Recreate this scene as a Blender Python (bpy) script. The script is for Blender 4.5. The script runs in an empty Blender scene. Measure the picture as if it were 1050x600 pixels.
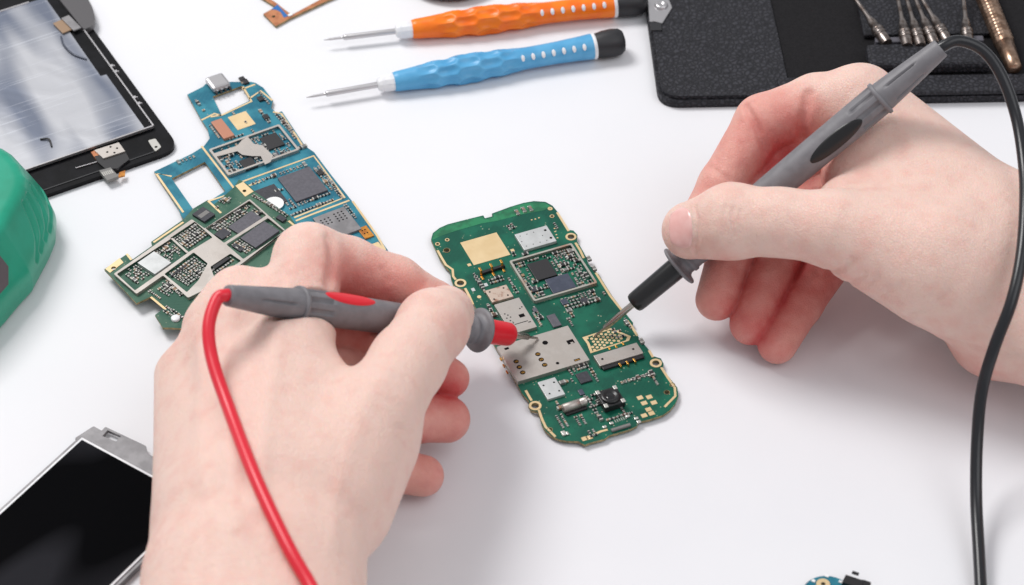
import bpy, math, random
import numpy as np
from mathutils import Vector, Matrix
from mathutils.geometry import tessellate_polygon

S = 0.01                                   # everything is modelled in centimetres, linked in metres
rnd = random.Random(7)
scene = bpy.context.scene
COL = scene.collection

# ------------------------------------------------------------------ camera geometry
ELEV = math.radians(43.5); FOV = math.radians(22.0); FRAME_W = 36.2
DIST = (FRAME_W / 2) / math.tan(FOV / 2)
CAM = np.array([0, -DIST * math.cos(ELEV), DIST * math.sin(ELEV)])
FWD = np.array([0, math.cos(ELEV), -math.sin(ELEV)])
RIGHT = np.array([1.0, 0, 0]); UP = np.cross(RIGHT, FWD)
TANH = math.tan(FOV / 2)

def ray(px, py):
    d = FWD + RIGHT * ((px - 525) / 525 * TANH) - UP * ((py - 300) / 525 * TANH)
    return d / np.linalg.norm(d)

def P(px, py, z=0.0):
    """point of the world (cm) at height z that was measured at this place of the photograph"""
    d = ray(px, py)
    return CAM + d * ((z - CAM[2]) / d[2])

# measuring windows used while studying the photograph
def zA(x, y): return 430 + x / 3.75, 195 + y / 3.75
def zB(x, y): return 480 + x / 4, 320 + y / 4
def zC(x, y): return 180 + x / 3, 60 + y / 3
def zD(x, y): return 100 + x / 3.75, 180 + y / 3.75
def zE(x, y): return 500 + x / 6.664, 290 + y / 6.664
def zF(x, y): return x / 4, y / 4
def zG(x, y): return x / 3, 130 + y / 3
def zH(x, y): return x / 3.335, 420 + y / 3.335

# ------------------------------------------------------------------ materials
def lin(c):
    c = c / 255.0
    return c / 12.92 if c <= 0.04045 else ((c + 0.055) / 1.055) ** 2.4
def rgb(r, g, b): return (lin(r), lin(g), lin(b), 1)

def mat(name, col, rough=0.5, metal=0.0, col2=None, nscale=3.0, nlo=0.4, nhi=0.6, bump=0.0, bscale=20.0,
        spec=None, coat=0.0, detail=4.0, rough2=None, btype='noise', stretch=None):
    """procedural principled material; texture scales are per centimetre"""
    m = bpy.data.materials.new(name); m.use_nodes = True
    nt = m.node_tree; b = nt.nodes['Principled BSDF']
    b.inputs['Base Color'].default_value = col
    b.inputs['Roughness'].default_value = rough
    b.inputs['Metallic'].default_value = metal
    if spec is not None: b.inputs['Specular IOR Level'].default_value = spec
    if coat: b.inputs['Coat Weight'].default_value = coat; b.inputs['Coat Roughness'].default_value = 0.1
    tc = nt.nodes.new('ShaderNodeTexCoord'); mp = nt.nodes.new('ShaderNodeMapping')
    nt.links.new(tc.outputs['Object'], mp.inputs['Vector'])
    st = stretch or (1, 1, 1)
    mp.inputs['Scale'].default_value = (100 * st[0], 100 * st[1], 100 * st[2])
    if col2 is not None or rough2 is not None:
        n = nt.nodes.new('ShaderNodeTexNoise'); n.inputs['Scale'].default_value = nscale
        n.inputs['Detail'].default_value = detail
        nt.links.new(mp.outputs['Vector'], n.inputs['Vector'])
        mr = nt.nodes.new('ShaderNodeMapRange'); mr.inputs['From Min'].default_value = nlo; mr.inputs['From Max'].default_value = nhi
        nt.links.new(n.outputs['Fac'], mr.inputs['Value'])
        if col2 is not None:
            mx = nt.nodes.new('ShaderNodeMix'); mx.data_type = 'RGBA'
            mx.inputs['A'].default_value = col; mx.inputs['B'].default_value = col2
            nt.links.new(mr.outputs['Result'], mx.inputs['Factor']); nt.links.new(mx.outputs['Result'], b.inputs['Base Color'])
        if rough2 is not None:
            m2 = nt.nodes.new('ShaderNodeMapRange'); m2.inputs['To Min'].default_value = rough; m2.inputs['To Max'].default_value = rough2
            nt.links.new(mr.outputs['Result'], m2.inputs['Value']); nt.links.new(m2.outputs['Result'], b.inputs['Roughness'])
    if bump:
        if btype == 'voronoi':
            t = nt.nodes.new('ShaderNodeTexVoronoi'); t.feature = 'DISTANCE_TO_EDGE'; out = 'Distance'
        else:
            t = nt.nodes.new('ShaderNodeTexNoise'); t.inputs['Detail'].default_value = 5; out = 'Fac'
        t.inputs['Scale'].default_value = bscale
        nt.links.new(mp.outputs['Vector'], t.inputs['Vector'])
        bp = nt.nodes.new('ShaderNodeBump'); bp.inputs['Strength'].default_value = bump; bp.inputs['Distance'].default_value = 0.0004
        nt.links.new(t.outputs[out], bp.inputs['Height']); nt.links.new(bp.outputs['Normal'], b.inputs['Normal'])
    return m

def pcb_mat(name, base, light, dark):
    """solder mask: copper traces and vias showing faintly through the lacquer"""
    m = mat(name, base, 0.42, 0, coat=0.05, spec=.28)
    nt = m.node_tree; b = nt.nodes['Principled BSDF']; L = nt.links.new
    mp = [n for n in nt.nodes if n.type == 'MAPPING'][0]
    def vor(sc, feature='F1', dist='CHEBYCHEV'):
        v = nt.nodes.new('ShaderNodeTexVoronoi'); v.feature = feature
        if feature == 'F1': v.distance = dist
        v.inputs['Scale'].default_value = sc; L(mp.outputs['Vector'], v.inputs['Vector']); return v
    def ramp(src, lo, hi, a=0.0, bb=1.0):
        r = nt.nodes.new('ShaderNodeMapRange'); r.inputs['From Min'].default_value = lo; r.inputs['From Max'].default_value = hi
        r.inputs['To Min'].default_value = a; r.inputs['To Max'].default_value = bb; L(src, r.inputs['Value']); return r.outputs['Result']
    def mix(fac, A, B):
        x = nt.nodes.new('ShaderNodeMix'); x.data_type = 'RGBA'; L(fac, x.inputs['Factor'])
        for k, v in (('A', A), ('B', B)):
            if isinstance(v, tuple): x.inputs[k].default_value = v
            else: L(v, x.inputs[k])
        return x.outputs['Result']
    n = nt.nodes.new('ShaderNodeTexNoise'); n.inputs['Scale'].default_value = 1.1; n.inputs['Detail'].default_value = 2
    L(mp.outputs['Vector'], n.inputs['Vector'])
    w = nt.nodes.new('ShaderNodeTexWave'); w.inputs['Scale'].default_value = 3.2; w.inputs['Distortion'].default_value = 0.0
    w.bands_direction = 'DIAGONAL'; L(mp.outputs['Vector'], w.inputs['Vector'])
    c = mix(ramp(n.outputs['Fac'], 0.42, 0.6), base, light)
    v1 = vor(2.2)                                            # trace bundles in squarish patches
    mul = nt.nodes.new('ShaderNodeMath'); mul.operation = 'MULTIPLY'
    L(ramp(w.outputs['Fac'], 0.55, 0.8), mul.inputs[0]); L(ramp(v1.outputs['Distance'], 0.3, 0.42, 0, 0.12), mul.inputs[1])
    c = mix(mul.outputs[0], c, light)
    v2 = vor(7.0, dist='EUCLIDEAN')
    c = mix(ramp(v2.outputs['Distance'], 0.1, 0.13, 0.75, 0.0), c, dark)
    v3 = vor(5.5, dist='EUCLIDEAN'); v3.inputs['Randomness'].default_value = .8
    n4 = nt.nodes.new('ShaderNodeTexNoise'); n4.inputs['Scale'].default_value = 2.2; L(mp.outputs['Vector'], n4.inputs['Vector'])
    m3 = nt.nodes.new('ShaderNodeMath'); m3.operation = 'MULTIPLY'; L(ramp(v3.outputs['Distance'], 0.12, 0.16, 0.8, 0.0), m3.inputs[0]); L(ramp(n4.outputs['Fac'], 0.5, 0.56), m3.inputs[1])
    c = mix(m3.outputs[0], c, rgb(176, 176, 150))
    L(c, b.inputs['Base Color'])
    return m

M = {}
M['table'] = mat('white_table', rgb(233, 233, 236), 0.55, col2=rgb(229, 229, 233), nscale=0.06, bump=0.05, bscale=8, spec=0.3)
M['green'] = pcb_mat('green_solder_mask', rgb(8, 80, 64), rgb(16, 100, 78), rgb(4, 54, 44))
M['green_light'] = mat('translucent_green_mask', rgb(30, 128, 84), 0.35, 0, col2=rgb(18, 100, 66), nscale=3, coat=0.3)
M['blue'] = pcb_mat('blue_solder_mask', rgb(30, 104, 126), rgb(56, 136, 154), rgb(8, 62, 88))
M['olive'] = pcb_mat('grey_green_solder_mask', rgb(44, 88, 72), rgb(76, 110, 92), rgb(28, 52, 44))
M['gold'] = mat('gold_plating', rgb(234, 208, 164), 0.42, 0.5, col2=rgb(226, 198, 152), nscale=1.5)
M['goldm'] = mat('gold_contact', rgb(214, 160, 80), 0.3, 1.0)
M['edge'] = mat('board_edge', rgb(160, 140, 100), 0.6, 0.2, col2=rgb(110, 105, 75), nscale=6)
M['shield'] = mat('tin_shield', rgb(200, 193, 187), 0.36, 0.8, col2=rgb(178, 171, 165), nscale=1.2, rough2=0.5, bump=0.04, bscale=30)
M['shield_white'] = mat('pale_shield', rgb(204, 206, 206), 0.45, 0.45, col2=rgb(192, 194, 194), nscale=2)
M['rusty'] = mat('stained_shield', rgb(196, 178, 164), 0.5, 0.5, col2=rgb(140, 88, 66), nscale=4, nlo=0.5, nhi=0.66)
M['frame_metal'] = mat('frame_metal', rgb(184, 181, 172), 0.42, 0.6, col2=rgb(180, 150, 132), nscale=1.3, nlo=0.52, nhi=0.66)
M['chip'] = mat('black_chip', rgb(46, 46, 54), 0.5, 0, col2=rgb(56, 56, 64), nscale=9)
M['chip_blue'] = mat('slate_chip', rgb(70, 76, 92), 0.35, 0, col2=rgb(62, 68, 84), nscale=5)
M['chip_grey'] = mat('grey_chip', rgb(84, 82, 90), 0.45, 0, col2=rgb(92, 90, 98), nscale=9)
M['black'] = mat('black_plastic', rgb(24, 24, 27), 0.45)
M['hole'] = mat('dark_recess', rgb(22, 20, 22), 0.9, spec=0.1)
M['solder'] = mat('solder', rgb(208, 206, 200), 0.35, 0.75)
M['tan'] = mat('ceramic_tan', rgb(150, 122, 96), 0.5)
M['brown'] = mat('ceramic_brown', rgb(84, 62, 52), 0.5)
M['smd_black'] = mat('ceramic_black', rgb(34, 33, 36), 0.45)
M['smd_grey'] = mat('ceramic_grey', rgb(120, 118, 116), 0.5)
M['white'] = mat('white_plastic', rgb(238, 238, 240), 0.4, col2=rgb(228, 228, 232), nscale=4)
M['label'] = mat('white_label', rgb(240, 240, 240), 0.6)
M['steel'] = mat('polished_steel', rgb(200, 198, 200), 0.33, 0.85)
M['brass'] = mat('brass', rgb(178, 150, 130), 0.3, 0.9, col2=rgb(138, 110, 92), nscale=3)
M['bluep'] = mat('blue_plastic', rgb(92, 170, 216), 0.38, col2=rgb(80, 160, 208), nscale=1.5, bump=0.04, bscale=30)
M['orangep'] = mat('orange_plastic', rgb(255, 128, 8), 0.36, col2=rgb(250, 112, 6), nscale=1.5, bump=0.04, bscale=30)
M['capblack'] = mat('matt_black_cap', rgb(36, 36, 40), 0.5, bump=0.1, bscale=40)
M['probe'] = mat('grey_probe_rubber', rgb(124, 122, 126), 0.5, col2=rgb(116, 114, 118), nscale=2.5, bump=0.06, bscale=60)
M['redp'] = mat('red_plastic', rgb(222, 26, 44), 0.33)
M['redcable'] = mat('red_cable_sheath', rgb(222, 32, 52), 0.36, bump=0.03, bscale=20)
M['blackcable'] = mat('black_cable_sheath', rgb(26, 27, 32), 0.3, bump=0.03, bscale=20)
M['blackgloss'] = mat('black_sleeve', rgb(26, 26, 28), 0.28)
M['leather'] = mat('black_leather', rgb(44, 44, 50), 0.58, bump=1.0, bscale=6, btype='voronoi', spec=0.22)
def _leather(m):
    nt = m.node_tree; L = nt.links.new; b = nt.nodes['Principled BSDF']; v = [n for n in nt.nodes if n.type == 'TEX_VORONOI'][0]; bp = [n for n in nt.nodes if n.type == 'BUMP'][0]
    mp = [n for n in nt.nodes if n.type == 'MAPPING'][0]
    n = nt.nodes.new('ShaderNodeTexNoise'); n.inputs['Scale'].default_value = 3; L(mp.outputs['Vector'], n.inputs['Vector'])
    mx = nt.nodes.new('ShaderNodeMix'); mx.data_type = 'VECTOR'; mx.inputs['Factor'].default_value = .12; L(mp.outputs['Vector'], mx.inputs[4]); L(n.outputs['Color'], mx.inputs[5]); L(mx.outputs[1], v.inputs['Vector'])
    r = nt.nodes.new('ShaderNodeMapRange'); r.inputs['From Max'].default_value = .35; L(v.outputs['Distance'], r.inputs['Value'])
    L(r.outputs['Result'], bp.inputs['Height']); bp.inputs['Distance'].default_value = .0004; bp.inputs['Strength'].default_value = .6
    c = nt.nodes.new('ShaderNodeMix'); c.data_type = 'RGBA'; L(r.outputs['Result'], c.inputs['Factor']); c.inputs['A'].default_value = rgb(30, 30, 34); c.inputs['B'].default_value = rgb(60, 60, 66); L(c.outputs['Result'], b.inputs['Base Color'])
_leather(M['leather'])
M['fabric'] = mat('black_lining', rgb(30, 29, 31), 0.9, col2=rgb(36, 35, 37), nscale=14, bump=0.5, bscale=30, spec=0.15)
M['teal'] = mat('green_tool_plastic', rgb(30, 156, 126), 0.3, col2=rgb(25, 147, 117), nscale=0.8, bump=0.03, bscale=30)
M['darkpanel'] = mat('dark_grip', rgb(92, 84, 88), 0.5)
M['frameblack'] = mat('phone_frame', rgb(18, 18, 20), 0.4, spec=.12, col2=rgb(24, 24, 27), nscale=2, bump=0.08, bscale=8)
M['framegrey'] = mat('phone_frame_cap', rgb(92, 90, 92), 0.4, 0.3)
M['glassblack'] = mat('black_screen_glass', rgb(8, 8, 10), 0.1, spec=0.03, col2=rgb(40, 40, 44), nscale=0.3, nlo=.5, nhi=.62, detail=0.5, stretch=(1.4, .35, 1))  # lighter stretched streaks are faint reflections painted into the colour
M['bracket'] = mat('grey_bracket', rgb(140, 138, 140), 0.48, 0.4, col2=rgb(124, 122, 124), nscale=2)
M['copper'] = mat('bare_copper', rgb(206, 140, 100), 0.42, 0.5, col2=rgb(180, 116, 82), nscale=4)
M['flex'] = mat('orange_flex', rgb(206, 140, 50), 0.4, 0.3, col2=rgb(170, 104, 40), nscale=6)
M['fpc'] = mat('copper_connector', rgb(186, 128, 104), 0.45, 0.2)
M['lens'] = mat('camera_lens', rgb(12, 12, 16), 0.08, spec=0.8)
M['nail'] = mat('finger_nail', rgb(232, 178, 172), 0.22, col2=rgb(238, 192, 186), nscale=1.5, spec=0.5)

def foil_mat():
    """scratched, wrinkled protective foil on the back of the display"""
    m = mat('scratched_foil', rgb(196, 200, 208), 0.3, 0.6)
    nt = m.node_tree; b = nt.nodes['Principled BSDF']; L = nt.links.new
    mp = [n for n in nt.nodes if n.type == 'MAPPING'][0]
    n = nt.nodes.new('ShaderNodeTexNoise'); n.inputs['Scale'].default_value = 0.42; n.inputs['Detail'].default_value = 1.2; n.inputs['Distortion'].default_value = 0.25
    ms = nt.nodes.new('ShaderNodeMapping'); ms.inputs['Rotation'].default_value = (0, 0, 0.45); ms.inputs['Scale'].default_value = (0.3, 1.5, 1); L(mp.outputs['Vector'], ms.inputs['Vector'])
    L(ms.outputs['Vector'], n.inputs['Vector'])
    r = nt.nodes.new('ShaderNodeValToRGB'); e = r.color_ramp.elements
    e[0].position = 0.38; e[0].color = rgb(124, 131, 148); e[1].position = 0.58; e[1].color = rgb(204, 205, 210)  # blue-grey and bright streaks: reflections painted into the foil's base colour
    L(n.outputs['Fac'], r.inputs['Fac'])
    # fine scratches: two families of stretched noise
    last = r.outputs['Color']
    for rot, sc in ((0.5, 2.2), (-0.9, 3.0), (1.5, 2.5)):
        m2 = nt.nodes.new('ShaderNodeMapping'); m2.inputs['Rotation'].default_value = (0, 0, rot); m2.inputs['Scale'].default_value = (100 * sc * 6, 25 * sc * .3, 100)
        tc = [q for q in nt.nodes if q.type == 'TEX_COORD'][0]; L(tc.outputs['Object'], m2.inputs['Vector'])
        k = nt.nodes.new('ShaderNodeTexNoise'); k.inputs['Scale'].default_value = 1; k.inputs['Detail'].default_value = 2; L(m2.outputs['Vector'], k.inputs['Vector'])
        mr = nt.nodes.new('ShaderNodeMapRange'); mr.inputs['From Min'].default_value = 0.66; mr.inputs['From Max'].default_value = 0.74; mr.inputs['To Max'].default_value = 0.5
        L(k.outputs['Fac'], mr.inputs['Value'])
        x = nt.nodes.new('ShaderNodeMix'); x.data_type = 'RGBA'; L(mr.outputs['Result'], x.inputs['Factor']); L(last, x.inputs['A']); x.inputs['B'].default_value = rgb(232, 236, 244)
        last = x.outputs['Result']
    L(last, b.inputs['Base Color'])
    n3 = nt.nodes.new('ShaderNodeTexNoise'); n3.inputs['Scale'].default_value = 0.35; n3.inputs['Detail'].default_value = 1.5; n3.inputs['Distortion'].default_value = 1.5
    L(mp.outputs['Vector'], n3.inputs['Vector'])
    bp = nt.nodes.new('ShaderNodeBump'); bp.inputs['Strength'].default_value = 0.25; bp.inputs['Distance'].default_value = 0.0012
    L(n3.outputs['Fac'], bp.inputs['Height']); L(bp.outputs['Normal'], b.inputs['Normal'])
    return m
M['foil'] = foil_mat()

def skin_mat():
    m = bpy.data.materials.new('skin'); m.use_nodes = True
    nt = m.node_tree; b = nt.nodes['Principled BSDF']; L = nt.links.new
    tc = nt.nodes.new('ShaderNodeTexCoord'); mp = nt.nodes.new('ShaderNodeMapping'); mp.inputs['Scale'].default_value = (100, 100, 100)
    L(tc.outputs['Object'], mp.inputs['Vector'])
    at = nt.nodes.new('ShaderNodeAttribute'); at.attribute_name = 'flush'
    n = nt.nodes.new('ShaderNodeTexNoise'); n.inputs['Scale'].default_value = 1.6; n.inputs['Detail'].default_value = 7; L(mp.outputs['Vector'], n.inputs['Vector'])
    nr = nt.nodes.new('ShaderNodeMapRange'); nr.inputs['From Min'].default_value = 0.3; nr.inputs['From Max'].default_value = 0.7; nr.inputs['To Min'].default_value = -0.11; nr.inputs['To Max'].default_value = 0.11
    L(n.outputs['Fac'], nr.inputs['Value'])
    ad = nt.nodes.new('ShaderNodeMath'); ad.operation = 'ADD'; ad.use_clamp = True; L(at.outputs['Fac'], ad.inputs[0]); L(nr.outputs['Result'], ad.inputs[1])
    r = nt.nodes.new('ShaderNodeValToRGB'); e = r.color_ramp.elements
    e[0].position = 0; e[0].color = rgb(239, 205, 192); e[1].position = 1; e[1].color = rgb(198, 82, 80)
    q = e.new(0.4); q.color = rgb(230, 168, 156)
    L(ad.outputs[0], r.inputs['Fac'])
    # freckles / pores
    v = nt.nodes.new('ShaderNodeTexVoronoi'); v.inputs['Scale'].default_value = 2.3; L(mp.outputs['Vector'], v.inputs['Vector'])
    vr = nt.nodes.new('ShaderNodeMapRange'); vr.inputs['From Min'].default_value = 0.03; vr.inputs['From Max'].default_value = 0.09; vr.inputs['To Min'].default_value = 0.18; vr.inputs['To Max'].default_value = 0
    L(v.outputs['Distance'], vr.inputs['Value'])
    x = nt.nodes.new('ShaderNodeMix'); x.data_type = 'RGBA'; L(vr.outputs['Result'], x.inputs['Factor']); L(r.outputs['Color'], x.inputs['A']); x.inputs['B'].default_value = rgb(196, 140, 122)
    L(x.outputs['Result'], b.inputs['Base Color'])
    b.inputs['Roughness'].default_value = 0.52
    b.inputs['Specular IOR Level'].default_value = 0.35
    b.inputs['Subsurface Weight'].default_value = 0.28
    b.inputs['Subsurface Radius'].default_value = (1.0, 0.32, 0.18)
    b.inputs['Subsurface Scale'].default_value = 0.0035
    # skin relief: fine cell lines + soft wrinkles across
    v2 = nt.nodes.new('ShaderNodeTexVoronoi'); v2.feature = 'DISTANCE_TO_EDGE'; v2.inputs['Scale'].default_value = 11; L(mp.outputs['Vector'], v2.inputs['Vector'])
    n2 = nt.nodes.new('ShaderNodeTexNoise'); n2.inputs['Scale'].default_value = 3.5; n2.inputs['Detail'].default_value = 6; L(mp.outputs['Vector'], n2.inputs['Vector'])
    v2r = nt.nodes.new('ShaderNodeMapRange'); v2r.inputs['From Max'].default_value = 0.12; v2r.inputs['To Max'].default_value = 0.22; L(v2.outputs['Distance'], v2r.inputs['Value'])
    s = nt.nodes.new('ShaderNodeMath'); s.operation = 'ADD'; L(v2r.outputs['Result'], s.inputs[0]); L(n2.outputs['Fac'], s.inputs[1])
    bp = nt.nodes.new('ShaderNodeBump'); bp.inputs['Strength'].default_value = 0.6; bp.inputs['Distance'].default_value = 0.0008
    L(s.outputs[0], bp.inputs['Height']); L(bp.outputs['Normal'], b.inputs['Normal'])
    return m
M['skin'] = skin_mat()

# ------------------------------------------------------------------ object helpers
def setp(o, label=None, cat=None, group=None, kind=None):
    for k, v in (('label', label), ('category', cat), ('group', group), ('kind', kind)):
        if v: o[k] = v
    return o

def thing(name, label, cat, loc=(0, 0, 0), rotz=0.0, group=None, matrix=None):
    o = bpy.data.objects.new(name, None); COL.objects.link(o)
    o.empty_display_size = 0.01
    if matrix is not None: o.matrix_world = matrix
    else: o.location = Vector([c * S for c in loc]); o.rotation_euler = (0, 0, rotz)
    return setp(o, label, cat, group)

class MB:
    """collects shapes (cm) and links them as ONE mesh object"""
    def __init__(s): s.v = []; s.f = []; s.mi = []; s.sm = []
    def add(s, vs, fs, mi=0, smooth=False):
        n = len(s.v); s.v += [tuple(v) for v in vs]
        for f in fs: s.f.append([i + n for i in f]); s.mi.append(mi); s.sm.append(smooth)
    def box(s, c, size, mi=0, ang=0.0):
        x, y, z = [q / 2 for q in size]; ca, sa = math.cos(ang), math.sin(ang)
        vs = []
        for dz in (-z, z):
            for dx, dy in ((-x, -y), (x, -y), (x, y), (-x, y)):
                vs.append((c[0] + dx * ca - dy * sa, c[1] + dx * sa + dy * ca, c[2] + dz))
        s.add(vs, [(3, 2, 1, 0), (4, 5, 6, 7), (0, 1, 5, 4), (1, 2, 6, 5), (2, 3, 7, 6), (3, 0, 4, 7)], mi)
    def prism(s, loops, z0, z1, mi=0, side=None):
        """polygon (first loop) with holes (others) extruded from z0 to z1"""
        side = mi if side is None else side
        ls = []
        for k, lp in enumerate(loops):
            a = sum(lp[i][0] * lp[(i + 1) % len(lp)][1] - lp[(i + 1) % len(lp)][0] * lp[i][1] for i in range(len(lp)))
            lp = list(lp)
            if (a < 0) == (k == 0): lp.reverse()
            ls.append(lp)
        tri = tessellate_polygon([[Vector((x, y, 0)) for x, y in lp] for lp in ls])
        flat = [p for lp in ls for p in lp]; n = len(flat)
        fs = []
        for t in tri:
            a, b, c = [flat[i] for i in t]
            cr = (b[0] - a[0]) * (c[1] - a[1]) - (b[1] - a[1]) * (c[0] - a[0])
            if cr < 0: t = (t[0], t[2], t[1])
            if abs(cr) < 1e-12: continue
            fs.append(t)
        vs = [(x, y, z1) for x, y in flat] + [(x, y, z0) for x, y in flat]
        s.add(vs, fs + [(t[0] + n, t[2] + n, t[1] + n) for t in fs], mi)
        o = 0; q = []
        for lp in ls:
            m = len(lp)
            for i in range(m):
                j = (i + 1) % m; q.append((o + i, o + i + n, o + j + n, o + j))
            o += m
        s.add(vs, q, side)
    def lathe(s, prof, n=32, mi=0, axis='x', c=(0, 0, 0), smooth=True, rf=None):
        vs = []
        for (x, r) in prof:
            for k in range(n):
                a = 2 * math.pi * k / n; rr = max(r, 1e-4) * (rf(x, a) if rf else 1)
                p = (x, rr * math.cos(a), rr * math.sin(a)) if axis == 'x' else (rr * math.cos(a), rr * math.sin(a), x)
                vs.append((p[0] + c[0], p[1] + c[1], p[2] + c[2]))
        fs = []
        for i in range(len(prof) - 1):
            for k in range(n):
                k2 = (k + 1) % n
                f = (i * n + k, i * n + k2, (i + 1) * n + k2, (i + 1) * n + k)
                fs.append(f if axis == 'z' else f[::-1])
        s.add(vs, fs, mi, smooth)
        for i, rev in ((0, True), (len(prof) - 1, False)):
            if prof[i][1] > 1e-3:
                f = [i * n + k for k in range(n)]
                s.add(vs, [f[::-1] if rev == (axis == 'z') else f], mi)
    def tube(s, pts, r, n=12, mi=0, closed_ends=True):
        pts = [np.array(p, float) for p in pts]; m = len(pts)
        rs = r if isinstance(r, (list, tuple)) else [r] * m
        t0 = pts[1] - pts[0]; t0 /= np.linalg.norm(t0)
        u = np.cross(t0, [0, 0, 1.0]);
        if np.linalg.norm(u) < 1e-3: u = np.array([1.0, 0, 0])
        u /= np.linalg.norm(u); vs = []
        for i, p in enumerate(pts):
            t = pts[min(i + 1, m - 1)] - pts[max(i - 1, 0)]; t /= np.linalg.norm(t)
            u = u - t * np.dot(u, t); u /= np.linalg.norm(u); w = np.cross(t, u)
            for k in range(n):
                a = 2 * math.pi * k / n; vs.append(p + (u * math.cos(a) + w * math.sin(a)) * rs[i])
        fs = [(i * n + k, i * n + (k + 1) % n, (i + 1) * n + (k + 1) % n, (i + 1) * n + k) for i in range(m - 1) for k in range(n)]
        s.add(vs, fs, mi, True)
        if closed_ends: s.add(vs, [[k for k in range(n)][::-1], [(m - 1) * n + k for k in range(n)]], mi)
    def ribbon(s, pts, w, z0, z1, mi=0):
        """flat strip of width w along a 2-D polyline"""
        pts = [np.array(p[:2], float) for p in pts]; L_, R_ = [], []
        for i, p in enumerate(pts):
            t = pts[min(i + 1, len(pts) - 1)] - pts[max(i - 1, 0)]; t /= np.linalg.norm(t)
            nn = np.array([-t[1], t[0]]) * w / 2; L_.append(tuple(p + nn)); R_.append(tuple(p - nn))
        for i in range(len(pts) - 1):
            a, b, c, d = L_[i], R_[i], R_[i + 1], L_[i + 1]
            vs = [(*q, z1) for q in (a, b, c, d)] + [(*q, z0) for q in (a, b, c, d)]
            s.add(vs, [(0, 1, 2, 3), (0, 4, 5, 1), (2, 6, 7, 3), (1, 5, 6, 2), (3, 7, 4, 0)], mi)
    def mesh(s, name, mats):
        me = bpy.data.meshes.new(name)
        me.from_pydata([(x * S, y * S, z * S) for x, y, z in s.v], [], s.f)
        for m_ in mats: me.materials.append(m_)
        me.polygons.foreach_set('material_index', s.mi); me.polygons.foreach_set('use_smooth', s.sm)
        me.update(); return me
    def build(s, name, mats, parent=None, bevel=0.0, label=None, seg=2):
        if not isinstance(mats, (list, tuple)): mats = [mats]
        o = bpy.data.objects.new(name, s.mesh(name, mats)); COL.objects.link(o)
        if parent: o.parent = parent
        if bevel:
            b = o.modifiers.new('bevel', 'BEVEL'); b.width = bevel * S; b.segments = seg; b.limit_method = 'ANGLE'; b.angle_limit = math.radians(40)
        if label: o['label'] = label
        return o

def circ(c, r, n=24, a0=0): return [(c[0] + r * math.cos(a0 + 2 * math.pi * k / n), c[1] + r * math.sin(a0 + 2 * math.pi * k / n)) for k in range(n)]
def round_poly(pts, r, n=4):
    """polygon with rounded corners"""
    out = []; m = len(pts); pts = [np.array(p, float) for p in pts]
    for i in range(m):
        a, b, c = pts[i - 1], pts[i], pts[(i + 1) % m]
        u = a - b; v = c - b; lu, lv = np.linalg.norm(u), np.linalg.norm(v)
        rr = min(r, lu * 0.45, lv * 0.45); p0 = b + u / lu * rr; p1 = b + v / lv * rr
        for k in range(n + 1):
            t = k / n; out.append(tuple((1 - t) ** 2 * p0 + 2 * t * (1 - t) * b + t * t * p1))
    return out

def spline(pts, n=8):
    """Catmull-Rom through the points"""
    pts = [np.array(p, float) for p in pts]; q = [2 * pts[0] - pts[1]] + pts + [2 * pts[-1] - pts[-2]]; out = []
    for i in range(1, len(q) - 2):
        for k in range(n):
            t = k / n
            out.append(0.5 * ((2 * q[i]) + (-q[i - 1] + q[i + 1]) * t + (2 * q[i - 1] - 5 * q[i] + 4 * q[i + 1] - q[i + 2]) * t * t + (-q[i - 1] + 3 * q[i] - 3 * q[i + 1] + q[i + 2]) * t ** 3))
    out.append(q[-2]); return out

def inside(p, poly):
    r = False
    for i in range(len(poly)):
        a, c = poly[i - 1], poly[i]
        if (a[1] > p[1]) != (c[1] > p[1]) and p[0] < (c[0] - a[0]) * (p[1] - a[1]) / (c[1] - a[1]) + a[0]: r = not r
    return r

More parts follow.
